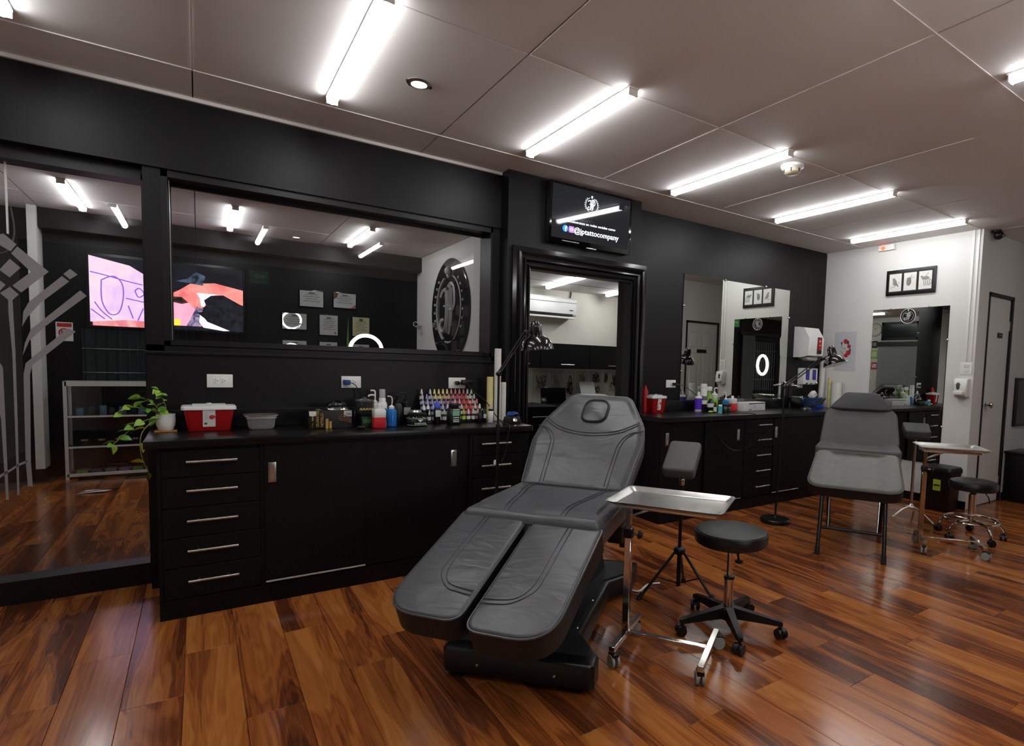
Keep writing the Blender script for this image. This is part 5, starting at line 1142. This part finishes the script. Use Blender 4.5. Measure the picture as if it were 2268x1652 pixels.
t = thing('glove_carton', 'white carton with black stripe on the far worktop', 'box', (4.765, 3.95, VZ), math.radians(6)); rpart('carton', mat('white_carton', '#d3d2cf', .5), t, -.20, .20, -.05, .07, 0, .088, r=.003)
MB().bx(-.10, .195, -.0515, -.0495, .072, .08).build('black_stripe', blkplastic, t); MB().bx(-.10, -.06, -.0515, -.0495, .01, .018).build('print_line', inkgrey, t); MB().path([(-.0 + .02 * math.cos(a), -.0512, .045 + .008 * math.sin(a)) for a in [2 * PI * k / 14 for k in range(14)]], .0015, 5, True).build('oval_print', inkmid, t)
t = thing('clear_organiser', 'clear plastic organiser box full of dark pens behind the bottles', 'organiser', (4.66, 4.08, VZ)); MB().rb(-.11, .11, -.035, .035, 0, .12, r=.006).build('box', mat('clear_box', '#9a9aa0', .1, alpha=.35), t)
for k in range(7): MB().cyl((-.09 + k * .03, 0, .006), (-.09 + k * .03 + .006, .005, .13 + .01 * (k % 3)), .009, n=8).build('pen', mat('plum_pen', '#4a3550', .4) if k % 2 else blkplastic, t)
# glass basin with tap
gl = mat('greenish_glass', '#cfe0d8', .02, trans=1., ior=1.5)
t = thing('glass_basin', 'clear glass bowl basin on the far worktop', 'basin', (5.66, 3.90, VZ))
MB().lathe([(.05, .018), (.10, .024), (.17, .065), (.215, .125), (.222, .135), (.214, .137), (.165, .075), (.10, .036), (.05, .030), (0, .029)], n=40).build('bowl', gl, t)
MB().lathe([(.06, 0), (.06, .012), (.045, .018), (0, .018)], n=24).build('mounting_ring', chrome, t); MB().lathe([(.022, .030), (.022, .033), (0, .034)], n=16).build('drain', chrome, t)
t = thing('basin_tap', 'chrome tall tap behind the glass basin', 'tap', (5.62, 4.09, VZ))
MB().cyl((0, 0, 0), (0, 0, .27), .020, n=16).build('tap_body', mat('dark_chrome', '#5a5a5c', .12, 1.), t); MB().path(spline([(0, 0, .25), (0, -.05, .265), (0, -.12, .25)], 4), .011, 10).build('spout', chrome, t); MB().rb(-.02, .05, -.012, .012, .275, .29, r=.005).lathe([(.02, .27), (.02, .30), (.01, .305)], n=14).build('tap_lever', chrome, t)
# tissue box
t = thing('tissue_box', 'blue tissue box with a white tissue behind the glass basin', 'tissue box', (5.97, 4.03, VZ)); rpart('carton', mat('tissue_blue', '#1748b8', .45, var=.2, vscale=20), t, -.13, .14, -.06, .06, 0, .10, r=.004)
b_ = MB(); r_ = random.Random(5); Rr = []
for z, rr in ((.098, .03), (.12, .05), (.15, .058), (.18, .045), (.20, .02)): Rr.append([(rr * (1 + r_.uniform(-.35, .35)) * math.cos(2 * PI * k / 10) + (.0 if z < .15 else .01), .7 * rr * (1 + r_.uniform(-.3, .3)) * math.sin(2 * PI * k / 10), z + r_.uniform(-.008, .008)) for k in range(10)])
b_.rings(Rr).build('tissue', paper, t, angle=20)
def vroll(label, x, y, r, h, m):
    t = thing('paper_roll', label, 'paper roll', (x, y, VZ), 0, 'upright paper rolls'); MB().lathe([(r * .4, 0), (r, 0), (r, h), (r * .45, h), (r * .4, h - .01)], n=24).build('roll', m, t); MB().lathe([(r * .38, .001), (r * .44, .001), (r * .44, h + .001), (r * .36, h + .001)], n=16).build('core', MATS['card_core'], t)
vroll('white paper roll beside the headrest of the small grey chair', 6.19, 3.86, .06, .31, paper)
vroll('thin yellow paper roll behind the headrest of the small grey chair', 6.20, 3.955, .022, .36, yp)
vroll('tall white paper roll in the corner by the twin soap dispenser', 6.235, 4.09, .035, .56, paper)

# ================================================================ RECEPTION ROOM
t = thing('television', 'big reception television showing a tattooing scene', 'television', (-.24, 8.29, 2.01))
MB().rb(-.725, .725, -.06, 0, -.405, .405, r=.008).build('cabinet', blkplastic, t)
def flat(name, poly, m, y): return MB().prism(poly, 0, .0015, lambda a, b, c: Vector((a, y - c, b))).build(name, m, t)
em = lambda n, c, s=1.1: mat(n, c, .6, emit=c, es=s)
skinm = mat('screen_skin', '#c9a0c8', .5)
def screen_mat(name, c1, c2, scale, es):
    M = bpy.data.materials.new(name); M.use_nodes = True; nt = M.node_tree; b = nt.nodes['Principled BSDF']; b.inputs['Base Color'].default_value = (.02, .02, .02, 1); b.inputs['Roughness'].default_value = .2
    tc = nt.nodes.new('ShaderNodeTexCoord'); n = nt.nodes.new('ShaderNodeTexNoise'); n.inputs['Scale'].default_value = scale; n.inputs['Detail'].default_value = 6; n.inputs['Distortion'].default_value = 1.0
    r = nt.nodes.new('ShaderNodeValToRGB'); r.color_ramp.elements[0].position = .35; r.color_ramp.elements[1].position = .65; r.color_ramp.elements[0].color = lin(c1); r.color_ramp.elements[1].color = lin(c2)
    nt.links.new(tc.outputs['Object'], n.inputs['Vector']); nt.links.new(n.outputs['Fac'], r.inputs[0]); nt.links.new(r.outputs[0], b.inputs['Emission Color']); b.inputs['Emission Strength'].default_value = es
    return M
flat('display', [(-.70, -.375), (.70, -.375), (.70, .375), (-.70, .375)], screen_mat('screen_dark', '#05060a', '#12141c', 5, 1.), -.06)
flat('picture_skin_left', [(-.70, -.335), (-.10, -.335), (-.07, .02), (-.18, .09), (-.24, .22), (-.36, .30), (-.70, .375)], screen_mat('screen_lilac', '#c9a6cf', '#d9bfc8', 4, 1.), -.0615)
flat('picture_red_edge', [(-.68, -.375), (-.06, -.375), (-.06, -.31), (-.4, -.30), (-.68, -.335)], screen_mat('screen_redrim', '#d06a70', '#e0a0a0', 6, .9), -.063)
purp = em('screen_purple', '#7a4fc0', .7)
for pts in (((-.60, .12), (-.60, -.10), (-.54, -.24), (-.46, -.22), (-.42, -.05), (-.43, .10), (-.50, .17), (-.60, .12)), ((-.69, .20), (-.55, .17), (-.40, .13), (-.25, .10)), ((-.40, -.06), (-.25, -.09), (-.08, -.13)), ((-.38, -.14), (-.34, -.28)), ((-.25, -.16), (-.30, -.30)), ((-.32, .03), (-.28, .06), (-.24, .0), (-.29, -.04), (-.32, .03)), ((-.22, .02), (-.18, .05), (-.13, .0), (-.19, -.04), (-.22, .02)), ((-.66, -.12), (-.60, -.22), (-.52, -.30)), ((-.69, -.2), (-.58, -.3))):
    MB().path(spline([(x, -.0645, z) for x, z in pts], 4), .006, 5).build('picture_stencil_line', purp, t)
flat('picture_skin_right', [(.0, -.33), (.28, -.33), (.30, -.10), (.46, .0), (.70, -.05), (.70, .13), (.42, .19), (.18, .16), (.08, .08), (.0, .03)], screen_mat('screen_coral', '#c95a5e', '#e58a80', 5, 1.), -.0615)
flat('picture_skin_pale', [(-.005, -.33), (.18, -.33), (.25, -.16), (.16, -.06), (.0, -.02)], screen_mat('screen_pink', '#e0a0b4', '#d890a8', 4, 1.), -.063)
flat('picture_ink_patch', [(.14, -.33), (.27, -.33), (.30, -.12), (.24, -.10)], screen_mat('screen_ink', '#3a3050', '#9a8aa8', 16, .9), -.0642)
flat('picture_shadow', [(.0, .0), (.10, .0), (.16, -.06), (.10, -.08), (.0, -.06)], screen_mat('screen_brown', '#1a0c0c', '#5a3a34', 14, .8), -.0645)
flat('picture_cloth', [(.24, .06), (.44, .06), (.36, .02), (.31, -.10), (.28, -.09), (.27, .0)], em('screen_white_cloth', '#cfd4f2', 1.), -.0648)
flat('picture_cloth', [(.27, -.17), (.34, -.27), (.56, -.365), (.50, -.37), (.30, -.34), (.26, -.28)], MATS['screen_white_cloth'], -.0648)
flat('picture_glove', [(.24, -.17), (.35, -.14), (.31, -.02), (.38, .04), (.50, .055), (.70, -.06), (.70, -.375), (.56, -.362), (.36, -.27)], screen_mat('screen_glove', '#040406', '#16181f', 12, 1.), -.066)
flat('picture_lamp_glow', [(.02, -.33), (.08, -.33), (.08, -.26), (.02, -.26)], em('screen_amber', '#f0b030', 1.2), -.0665)
flat('picture_smoke', [(.05, .18), (.30, .15), (.33, .26), (.24, .30), (.16, .22)], screen_mat('screen_smoke', '#0a0c14', '#5a6a84', 7, .7), -.0618)
# framed certificates
def cert(x0, x1, z0, z1, label, col='#c8c8c4', kind=0, tilt=0.):
    cx, cz = (x0 + x1) / 2, (z0 + z1) / 2; w, h = (x1 - x0) / 2, (z1 - z0) / 2
    t = thing('certificate', label, 'certificate', (cx, 8.30, cz), 0, 'framed certificates in the reception')
    t.rotation_euler = (math.radians(tilt), 0, 0); t.location.y -= abs(math.sin(math.radians(tilt))) * (h + .014)
    MB().rb(-w - .012, w + .012, -.018, 0, -h - .012, h + .012, r=.003).build('frame', glossblk, t)
    MB().bx(-w, w, -.0235, -.0215, -h, h).build('cover_glass', glass, t)
    s = MB().bx(-w, w, -.0195, -.0175, -h, h).build('sheet', mat('sheet_' + col[1:], col, .55, var=.05, vscale=20), t)
    land = w > h
    rows = 4 if land else 6
    for q in range(rows):
        ww = w * (.7 if q % 2 else .5); z = h * (.55 - 1.15 * q / rows); MB().bx(-ww, ww, -.0203, -.0190, z - .0045, z + .0045).build('print_line', inkmid, s)
    MB().bx(-w * .25, w * .25, -.0203, -.0190, h * .66, h * .80).build('heading', inkgrey, s)
    if kind == 1:
        MB().prism([(-w, h), (-w, h * .1), (-w * .72, h * .35), (-w * .55, h)], 0, .001, lambda a, b, c: Vector((a, -.0198 - c, b))).build('corner_print', mat('brown_print', '#7a4a32', .6), s)
        MB().prism([(w, -h), (w, -h * .35), (w * .55, -h)], 0, .001, lambda a, b, c: Vector((a, -.0198 - c, b))).build('corner_print', mat('rose_print', '#b05a62', .6), s)
    if kind == 2: MB().lathe([(.022, 0), (.022, .001), (0, .001)], (0, -.0198, h * .72), 14, Matrix.Rotation(PI / 2, 3, 'X')).build('crest', inkgrey, s)
    if kind == 3: MB().bx(w * .6, w * .82, -.0205, -.019, -h * .86, -h * .70).build('stamp', inkgrey, s)
cert(1.085, 1.360, 2.017, 2.219, 'landscape certificate at the top left of the reception wall group')
cert(1.486, 1.762, 2.031, 2.224, 'certificate with brown and rose corners at the top right of the group', kind=1)
cert(.884, 1.160, 1.714, 1.915, 'landscape certificate farthest left in the middle row', tilt=2.8)
cert(1.316, 1.535, 1.659, 1.919, 'upright white certificate in the centre of the middle row', kind=3)
cert(1.722, 1.938, 1.662, 1.919, 'upright yellow certificate at the right of the middle row', '#cfc79a', 2)
cert(.886, 1.159, 1.36, 1.566, 'landscape certificate at the left of the bottom row')
cert(1.314, 1.528, 1.33, 1.564, 'certificate in the middle of the bottom row')
cert(1.716, 1.935, 1.33, 1.55, 'certificate at the right of the bottom row beside the snake plant')
# snake plant leaf behind
t = thing('snake_plant', 'tall green snake plant leaf beside the yellow certificate', 'plant', (1.60, 8.12, 0))
MB().lathe([(.10, 0), (.13, .30), (.12, .30), (0, .28)], n=20).build('pot', blkplastic, t)
for dx, hh, w in ((.035, 1.88, .030), (-.01, 1.52, .025), (.09, 1.50, .022)): MB().rings([[(dx * s * 1.0 + k * w * math.sin(PI * min(.98, .25 + s * .75)), q * .004, .28 + (hh - .28) * s) for k, q in ((-1, 0), (0, -1), (1, 0), (0, 1))] for s in [i / 10 for i in range(11)]]).build('leaf', mat('snake_leaf', '#4f8238', .4, var=.35, vscale=40), t)
# round emblem sign on the white side wall
t = thing('round_wall_sign', 'large round dark sign with a white emblem on the reception side wall', 'wall sign', (2.60, 6.955, 1.99))
MB().lathe([(0, 0), (.64, 0), (.645, .006), (.645, .022), (.63, .026), (0, .026)], (0, 0, 0), 64, AXX).build('disc', mat('sign_disc', '#232325', .12, coat=.4), t)
logo(t, (-.028, .0, .02), (0, -1, 0), ZV, .42, mat('sign_white', '#a8a8a6', .5), .002)
t = thing('bullet_camera', 'white bullet camera on the reception side wall', 'security camera', (2.60, 8.10, 1.80))
MB().lathe([(.05, 0), (.045, .015), (.02, .03)], (0, 0, -.02), 18, AXX).build('mount', whiteplastic, t); MB().path([(-.02, 0, -.02), (-.05, -.02, .02), (-.06, -.04, .06)], .014, 8).build('bracket', whiteplastic, t)
cm = MB().cyl((-.05, .02, .05), (-.12, -.12, .06), .034, n=16).build('camera_body', whiteplastic, t); MB().cyl((-.119, -.118, .06), (-.123, -.126, .0605), .026, n=14).build('lens', blkplastic, cm)
# display case
t = thing('display_case', 'white-framed glass display case seen through the left glass panel', 'display case', (-1.13, 8.0, 0))
wf = mat('white_frame', '#cfcfca', .4)
W_, D_, H_ = 1.35, .27, 1.035
fr = MB()
for x in (0, W_): 
    for y in (0, D_): fr.bx(x - .014, x + .014, y - .014, y + .014, .0, H_)
for z, h in ((H_ - .05, .05), (0.03, .03)):
    fr.bx(0, W_, -.014, .014, z, z + h).bx(0, W_, D_ - .014, D_ + .014, z, z + h).bx(-.014, .014, 0, D_, z, z + h).bx(W_ - .014, W_ + .014, 0, D_, z, z + h)
fr.build('frame', wf, t)
MB().bx(0, W_, 0, D_, H_, H_ + .008).build('glass_top', glass, t); MB().bx(.012, W_ - .012, -.004, .0, .06, H_ - .05).build('glass_front', glass, t); MB().bx(-.004, 0, .012, D_ - .012, .06, H_ - .05).build('glass_side', glass, t)
for z in (.66, .335): 
    MB().bx(.0, W_, .012, D_, z, z + .008).build('shelf', mat('shelf_grey', '#55585a', .15), t); MB().bx(.0, W_, -.006, .012, z - .006, z + .012).build('shelf_edge', wf, t)
MB().bx(0, W_, 0, D_, .03, .055).build('bottom_board', blkplastic, t); MB().bx(-.01, W_ + .01, .0, D_, .0, .035).build('plinth', blkplastic, t)
MB().bx(.0, W_, D_ - .006, D_, .06, .98).build('back_panel', blkplastic, t)
DC = ['pale blue', 'steel blue', 'teal', 'blue grey']
for k in range(8):
    x = -1.13 + .10 + k * .085 + .01 * (k % 3)
    o = thing('display_jar', 'small %s jar on the upper shelf of the display case, number %d from the left' % (('pale blue', 'dark blue')[k % 2], k + 1) if False else '%s jar, %s along the upper display case shelf' % (('pale blue', 'dark')[k % 2], ('first', 'second', 'third', 'fourth', 'fifth', 'sixth', 'seventh', 'eighth')[k]), 'jar', (x, 8.08 + .02 * (k % 2), .668), 0, 'jars in the display case')
    MB().lathe([(.028, 0), (.03, .004), (.03, .075 + .012 * (k % 3)), (.024, .085 + .012 * (k % 3))], n=14).build('body', mat('jar_blue_%d' % (k % 2), ('#5f7f96', '#2a3742')[k % 2], .3), o); MB().lathe([(.026, .082 + .012 * (k % 3)), (.026, .105 + .012 * (k % 3)), (0, .107 + .012 * (k % 3))], n=14).build('lid', blkplastic, o)
for k in range(5):
    o = thing('display_tin', 'low black tin, %s on the lower display case shelf' % ('first', 'second', 'third', 'fourth', 'fifth')[k], 'tin', (-1.0 + k * .14, 8.09, .343), 0, 'tins in the display case'); MB().lathe([(.04, 0), (.042, .004), (.042, .05), (.03, .055)], n=16).build('body', blkplastic, o); MB().lathe([(.034, .053), (.034, .07), (0, .072)], n=14).build('lid', alu, o)
SC_ = ['#7a9a4a', '#6a4a6a', '#7a7a88', '#8a6a88', '#5a8a4a', '#6a5a6a']
for k in range(7):
    o = tag(MB().rb(-.045, .045, -.08, .08, 0, .03, r=.004).build('display_packet', mat('packet_%d' % (k % 6), SC_[k % 6], .5)), '%s flat packet on the floor of the display case, %s from the left' % (('green', 'plum', 'grey', 'mauve', 'dark green', 'dull purple', 'green')[k], ('first', 'second', 'third', 'fourth', 'fifth', 'sixth', 'seventh')[k]), 'packet', 'packets in the display case'); o.location = (-1.02 + k * .115, 8.11, .055)
t = thing('no_smoking_sign', 'white and red no smoking sign in the reception', 'sign', (-1.157, 8.30, 1.555)); MB().bx(-.068, .068, -.006, 0, -.10, .10).build('plate', paper, t); MB().bx(-.058, .058, -.0075, -.005, .05, .09).build('red_heading', inkred, t); MB().path([(.042 * math.cos(a), -.0075, -.012 + .042 * math.sin(a)) for a in [2 * PI * k / 24 for k in range(24)]], .006, 6, True).build('red_ring', inkred, t); MB().cyl((-.028, -.0075, .018), (.028, -.0075, -.042), .005, n=6).build('red_slash', inkred, t); MB().bx(-.03, .03, -.0073, -.005, -.018, -.008).build('cigarette', inkgrey, t)
w3 = struct(MB().bx(-1.02, -.45, 8.285, 8.30, 1.00, 1.60).build('window_3', mat('night_glass', '#11181a', .2, emit='#3c4a48', es=.035)))
for k in range(7): MB().cyl((-1.0 + k * .09, 8.275, 1.0), (-1.0 + k * .09, 8.275, 1.6), .008, n=6).build('window_bar', blkmetal, w3)
for z in (1.12, 1.38): MB().cyl((-1.02, 8.272, z), (-.45, 8.272, z), .008, n=6).build('window_bar', blkmetal, w3)
tag(MB().add([(-.18, -.08, .002), (.16, .04, .002), (.05, -.13, .014), (-.05, -.10, .02), (-.10, .06, .004)], [(0, 3, 2, 1), (0, 1, 4), (0, 2, 3), (0, 1, 2)]).add([(-.18, -.08, .001), (.16, .04, .001), (.05, -.13, .012)], [(0, 2, 1)]).build('paper_scrap', paper), 'loose white sheet lying on the reception floor', 'paper').location = (-.80, 7.25, 0)
t = thing('wall_pipe', 'grey cable loop on the reception wall at the far left', 'cable', (-1.56, 8.04, 2.3)); MB().path(spline([(.08, 0, .45), (.10, -.01, .2), (.05, -.02, .02), (-.05, -.02, -.02)], 6), .008, 6).build('cable', inkgrey, t)

# ================================================================ OFFICE BEHIND THE DOORWAY
t = thing('air_conditioner', 'white wall air conditioner in the office', 'air conditioner', (4.02, 7.10, 2.02))
MB().rings([[(x, y, z) for x, y in ((-.42, 0), (.42, 0), (.42, -d), (-.42, -d))] for d, z in ((.08, .0), (.15, .01), (.20, .05), (.21, .12), (.20, .26), (.17, .285), (0, .29))]).build('body', whiteplastic, t)
MB().rings([[(x, -.175 - .0, z) for x, z in ((-.39, .022), (.36, .022), (.36, .05), (-.39, .05))], [(x, -.205, z) for x, z in ((-.39, .03), (.36, .03), (.36, .055), (-.39, .055))]]).build('air_slot', blkplastic, t)
MB().rb(-.40, .39, -.22, -.14, -.012, .012, r=.006).build('flap', whiteplastic, t); MB().bx(-.41, .415, -.2115, -.19, .21, .214).build('panel_seam', inkmid, t); MB().bx(.30, .36, -.213, -.205, .10, .112).build('badge', inkgrey, t)
MB().path([(.42, -.02, .29), (.44, -.01, .36), (.44, -.01, .40)], .01, 8).build('pipe', inkgrey, t)
for i, (x0, x1, hx) in enumerate(((3.0, 3.79, 3.5), (3.795, 4.60, 4.21), (4.605, 5.38, 5.02))):
    t = thing('wall_cupboard', ('black wall cupboard at the left behind the near lamp head', 'black wall cupboard in the middle of the office wall', 'black wall cupboard at the right of the office wall')[i], 'cupboard', ((x0 + x1) / 2, 6.76, 1.30), 0, 'office wall cupboards')
    w = (x1 - x0) / 2; MB().bx(-w, w, .018, .34, 0, .345).build('body', melamine, t); d = MB().rb(-w + .002, w - .002, 0, .016, .002, .343, r=.001, seg=1).build('flap_door', melamine, t); bar_handle(d, hx - .11 - (x0 + x1) / 2, hx + .11 - (x0 + x1) / 2, 0, .055)
t = thing('office_desk', 'black office desk along the back wall seen through the doorway', 'desk', (4.2, 6.45, 0))
rpart('top', worktopm, t, -.95, 1.18, 0, .64, .755, .785, r=.003); MB().bx(-.95, -.92, .02, .62, 0, .755).bx(1.14, 1.17, .02, .62, 0, .755).bx(-.92, 1.14, .58, .60, .2, .755).build('panel_frame', melamine, t)
t = thing('drawer_cabinet', 'black office drawer block at the left of the doorway', 'cabinet', (3.22, 5.75, 0), 0, 'drawer cabinets under the worktops'); MB().bx(-.28, .28, .012, .60, 0, .86).build('body', melamine, t)
for z in (.62, .36, .10): d = MB().rb(-.275, .275, 0, .014, z, z + .235, r=.001, seg=1).build('drawer', melamine, t); bar_handle(d, -.10, .12, 0, z + .12)
t = thing('laptop', 'open black laptop on the office desk', 'laptop', (4.02, 6.72, .785), math.radians(-18)); rpart('keyboard_base', blkplastic, t, -.18, .18, -.12, .12, 0, .018, r=.004); MB().rb(-.18, .18, -.006, .006, 0, .235, r=.004).xf(Matrix.Translation((0, .12, .016)) @ Matrix.Rotation(math.radians(-14), 4, 'X')).build('lid', mat('laptop_screen', '#070709', .12), t)
t = thing('paper_stack', 'white papers and cables beside the office laptop', 'papers', (3.60, 6.62, .785)); MB().bx(-.14, .14, -.10, .10, 0, .008).xf(Matrix.Rotation(.3, 4, 'Z')).build('sheets', paper, t); MB().path(spline([(-.1, -.05, .02), (0, 0, .05), (.08, -.04, .02), (.12, .02, .03)], 5), .012, 7).build('cable', blkplastic, t)
t = thing('desk_printer', 'white printer with upright tray on the office desk', 'printer', (4.70, 6.85, .785)); MB().rb(-.20, .20, -.14, .12, 0, .15, r=.015).build('body', whiteplastic, t); MB().rb(-.13, .13, -.006, .006, 0, .20, r=.004).xf(Matrix.Translation((0, .07, .14)) @ Matrix.Rotation(math.radians(-18), 4, 'X')).build('paper_tray', paper, t)
for k, (x, w, h, m, lb) in enumerate(((4.95, .035, .13, whiteplastic, 'small white cup right of the office printer'), (5.08, .03, .10, blkplastic, 'black ink bottle on the office desk'), (5.15, .03, .12, blkplastic, 'second black bottle on the office desk'), (5.24, .04, .14, whiteplastic, 'white container at the right end of the office desk'))):
    t = thing('desk_pot', lb, 'pot', (x, 6.82, .785)); MB().lathe([(w * .8, 0), (w, .005), (w, h), (w * .8, h + .006)], n=16).build('body', m, t); MB().lathe([(w * .82, h + .004), (w * .82, h + .02), (0, h + .022)], n=14).build('lid', blkplastic if m is whiteplastic else whiteplastic, t)
SK = [(3.86, 4.13, .86, 1.28, 'drawing of curling shapes at the far left of the office wall'), (4.15, 4.36, .90, 1.27, 'drawing of a small mask on the office wall'), (4.38, 4.58, .87, 1.25, 'tall dark drawing in the middle of the office wall'), (4.60, 4.82, .95, 1.27, 'faint drawing above the office printer'),
      (4.84, 5.06, 1.08, 1.27, 'upper dark flower drawing right of the printer'), (4.82, 5.10, .90, 1.07, 'lower drawing of two small birds right of the printer'), (5.08, 5.20, 1.07, 1.27, 'small square drawing near the office corner'), (5.21, 5.37, .96, 1.27, 'drawing of a dark figure in the office corner')]
for k, (x0, x1, z0, z1, lb) in enumerate(SK):
    t = thing('tattoo_drawing', lb, 'drawing', ((x0 + x1) / 2, 7.10, (z0 + z1) / 2), 0, 'drawings pinned on the office wall'); w, h = (x1 - x0) / 2, (z1 - z0) / 2; r_ = random.Random(k + 40)
    MB().bx(-w, w, -.003 - .0005 * (k % 2), 0, -h, h).build('sheet', mat('sketch_paper_%d' % (k % 3), ('#c9c6b8', '#bfbcb0', '#d0cec2')[k % 3], .8, var=.06, vscale=20), t)
    for q in range(5):
        pts = [(r_.uniform(-.6, .6) * w, -.0045, r_.uniform(-.75, .75) * h) for _ in range(5)]; MB().path(spline(pts, 5), .0035 + .003 * (k in (2, 4, 7)), 5).build('pencil_line', inkmid if k in (1, 3) else inkgrey, t)

# ================================================================ BEHIND THE CAMERA (seen in the mirrors)
t = thing('ring_light', 'lit ring light on a stand seen only as a reflection', 'lamp', (2.0, -.2, 0))
qd = Vector((-.15, .99, 0)).to_track_quat('Z', 'Y').to_matrix()
MB().path([Vector((0, 0, 1.48)) + qd @ Vector((  .215 * math.cos(a), .215 * math.sin(a), 0)) for a in [2 * PI * k / 40 for k in range(40)]], .026, 10, True).build('light_tube', mat('ring_light_glow', '#ffffff', .4, emit=(1, .98, .94, 1), es=22), t)
MB().cyl((0, 0, .3), (0, 0, 1.245), .012, n=10).build('mast', blkmetal, t)
for k in range(3): a = 2.1 * k + 1; MB().cyl((0, 0, .42), (.35 * math.cos(a), .35 * math.sin(a), .01), .010, n=8).build('leg', blkmetal, t)
t = thing('wall_clock', 'round white wall clock seen in the end wall mirror', 'clock', (-1.9, .28, 2.50)); MB().lathe([(0, 0), (.17, 0), (.175, .02), (.165, .03), (.155, .02), (0, .02)], n=36, M=Matrix.Rotation(PI / 2, 3, 'Y')).build('case', mat('clock_grey', '#9a9a96', .4), t); MB().lathe([(0, .021), (.152, .021), (.152, .023), (0, .023)], n=32, M=Matrix.Rotation(PI / 2, 3, 'Y')).build('dial', paper, t)
for k in range(12): a = k * PI / 6; MB().bx(.023, .026, -.005, .005, .115, .14).xf(Matrix.Rotation(a, 4, 'X')).build('hour_mark', inkgrey, t)
MB().cyl((.027, 0, 0), (.027, .05, .05), .004, n=6).build('hand', blkplastic, t); MB().cyl((.028, 0, 0), (.028, -.07, .08), .003, n=6).build('hand', blkplastic, t)
w4 = struct(MB().bx(-1.9, -1.86, .46, 1.40, 2.22, 2.28).bx(-1.9, -1.86, .46, 1.40, 2.62, 2.68).bx(-1.9, -1.86, .46, .52, 2.22, 2.68).bx(-1.9, -1.86, 1.34, 1.40, 2.22, 2.68).build('window_4', frameblk)); MB().bx(-1.895, -1.885, .52, 1.34, 2.28, 2.62).build('pane', MATS['night_glass'], w4)
t = thing('vertical_blind', 'grey vertical blind seen in the end wall mirror', 'blind', (-1.9, .94, .9)); MB().bx(0, .10, -.56, .56, 1.17, 1.28).build('pelmet', mat('dark_pelmet', '#2a2a2a', .5), t)
for k in range(14): MB().bx(-.004, .004, -.04, .04, 0, 1.18).xf(Matrix.Translation((.05, -.50 + k * .077, 0)) @ Matrix.Rotation(.5, 4, 'Z')).build('slat', mat('blind_grey', '#8d8f92', .6), t)
for k, (y, z, w, h, m, lb) in enumerate(((.28, 2.12, .07, .09, 'grey_label', 'small framed picture under the wall clock'), (.28, 1.86, .10, .11, 'lime_sponge', 'green sign on the left wall seen in the mirror'), (.30, 1.56, .08, .09, 'red_ink', 'red square sign on the left wall seen in the mirror'))):
    t = thing('wall_sign', lb, 'sign', (-1.9, y, z)); MB().bx(0, .012, -w, w, -h, h).build('plate', frameblk if k == 0 else MATS[m], t); MB().bx(.012, .014, -w * .7, w * .7, -h * .6, h * .6).build('print', MATS['grey_label'] if k == 0 else paper, t)
t = thing('exit_sign', 'green exit sign with an arrow seen in the big mirror', 'sign', (.82, -2.1, 2.60)); MB().bx(-.13, .13, 0, .02, -.10, .10).build('plate', mat('exit_green', '#2f8a4c', .4, emit='#2f8a4c', es=.25), t); MB().prism([(-.09, .02), (-.02, .07), (-.02, .045), (.08, .045), (.08, -.005), (-.02, -.005), (-.02, -.03)], 0, .003, lambda a, b, c: Vector((a, .02 + c, b))).build('arrow', paper, t); text('SALIDA', .045, paper, t, (0, .0215, -.08), (-1, 0, 0), ZV, align='CENTER')
w5 = struct(MB().bx(-.96, .11, -2.25, -2.20, .8, 2.16).build('window_5', MATS['night_glass']))
for k in range(11): MB().cyl((-.90 + k * .095, -2.12, .8), (-.90 + k * .095, -2.12, 2.15), .010, n=6).build('window_bar', mat('bar_grey', '#6a7276', .5), w5)
for z in (1.1, 1.9): MB().cyl((-.95, -2.115, z), (.10, -2.115, z), .010, n=6).build('window_bar', MATS['bar_grey'], w5)
t = thing('curtain', 'grey curtain beside the barred window seen in the big mirror', 'curtain', (.32, -2.05, 0)); MB().rings([[(-.25 + .5 * k / 30, .03 * math.sin(k * 1.3), z) for k in range(31)] + [(.25 - .5 * k / 30, -.012 + .03 * math.sin((30 - k) * 1.3), z) for k in range(31)] for z in (.05, 2.3)]).build('cloth', mat('curtain_grey', '#5a5c60', .8), t)
rpart('rail', blkmetal, t, -1.4, .35, -.01, .04, 2.30, 2.40, r=.005)
t = thing('black_cabinet', 'low black cabinet in the corridor at the right edge of the picture', 'cabinet', (7.45, 2.28, 0)); rpart('body', melamine, t, -.22, .22, -.16, .16, 0, .52, r=.004); rpart('door', melamine, t, -.21, .21, -.176, -.161, .02, .50, r=.002)
MB().rb(-.24, .24, -.18, .17, .52, .545, r=.004).build('top', worktopm, t)
t = thing('wall_panel', 'dark framed panel on the corridor wall at the right edge', 'wall panel', (7.62, 2.45, 1.08)); rpart('frame', frameblk, t, -.26, .26, -.03, 0, -.27, .27, r=.005); MB().bx(-.23, .23, -.032, -.029, -.24, .24).build('panel_face', mat('panel_charcoal', '#1f1f21', .3), t)
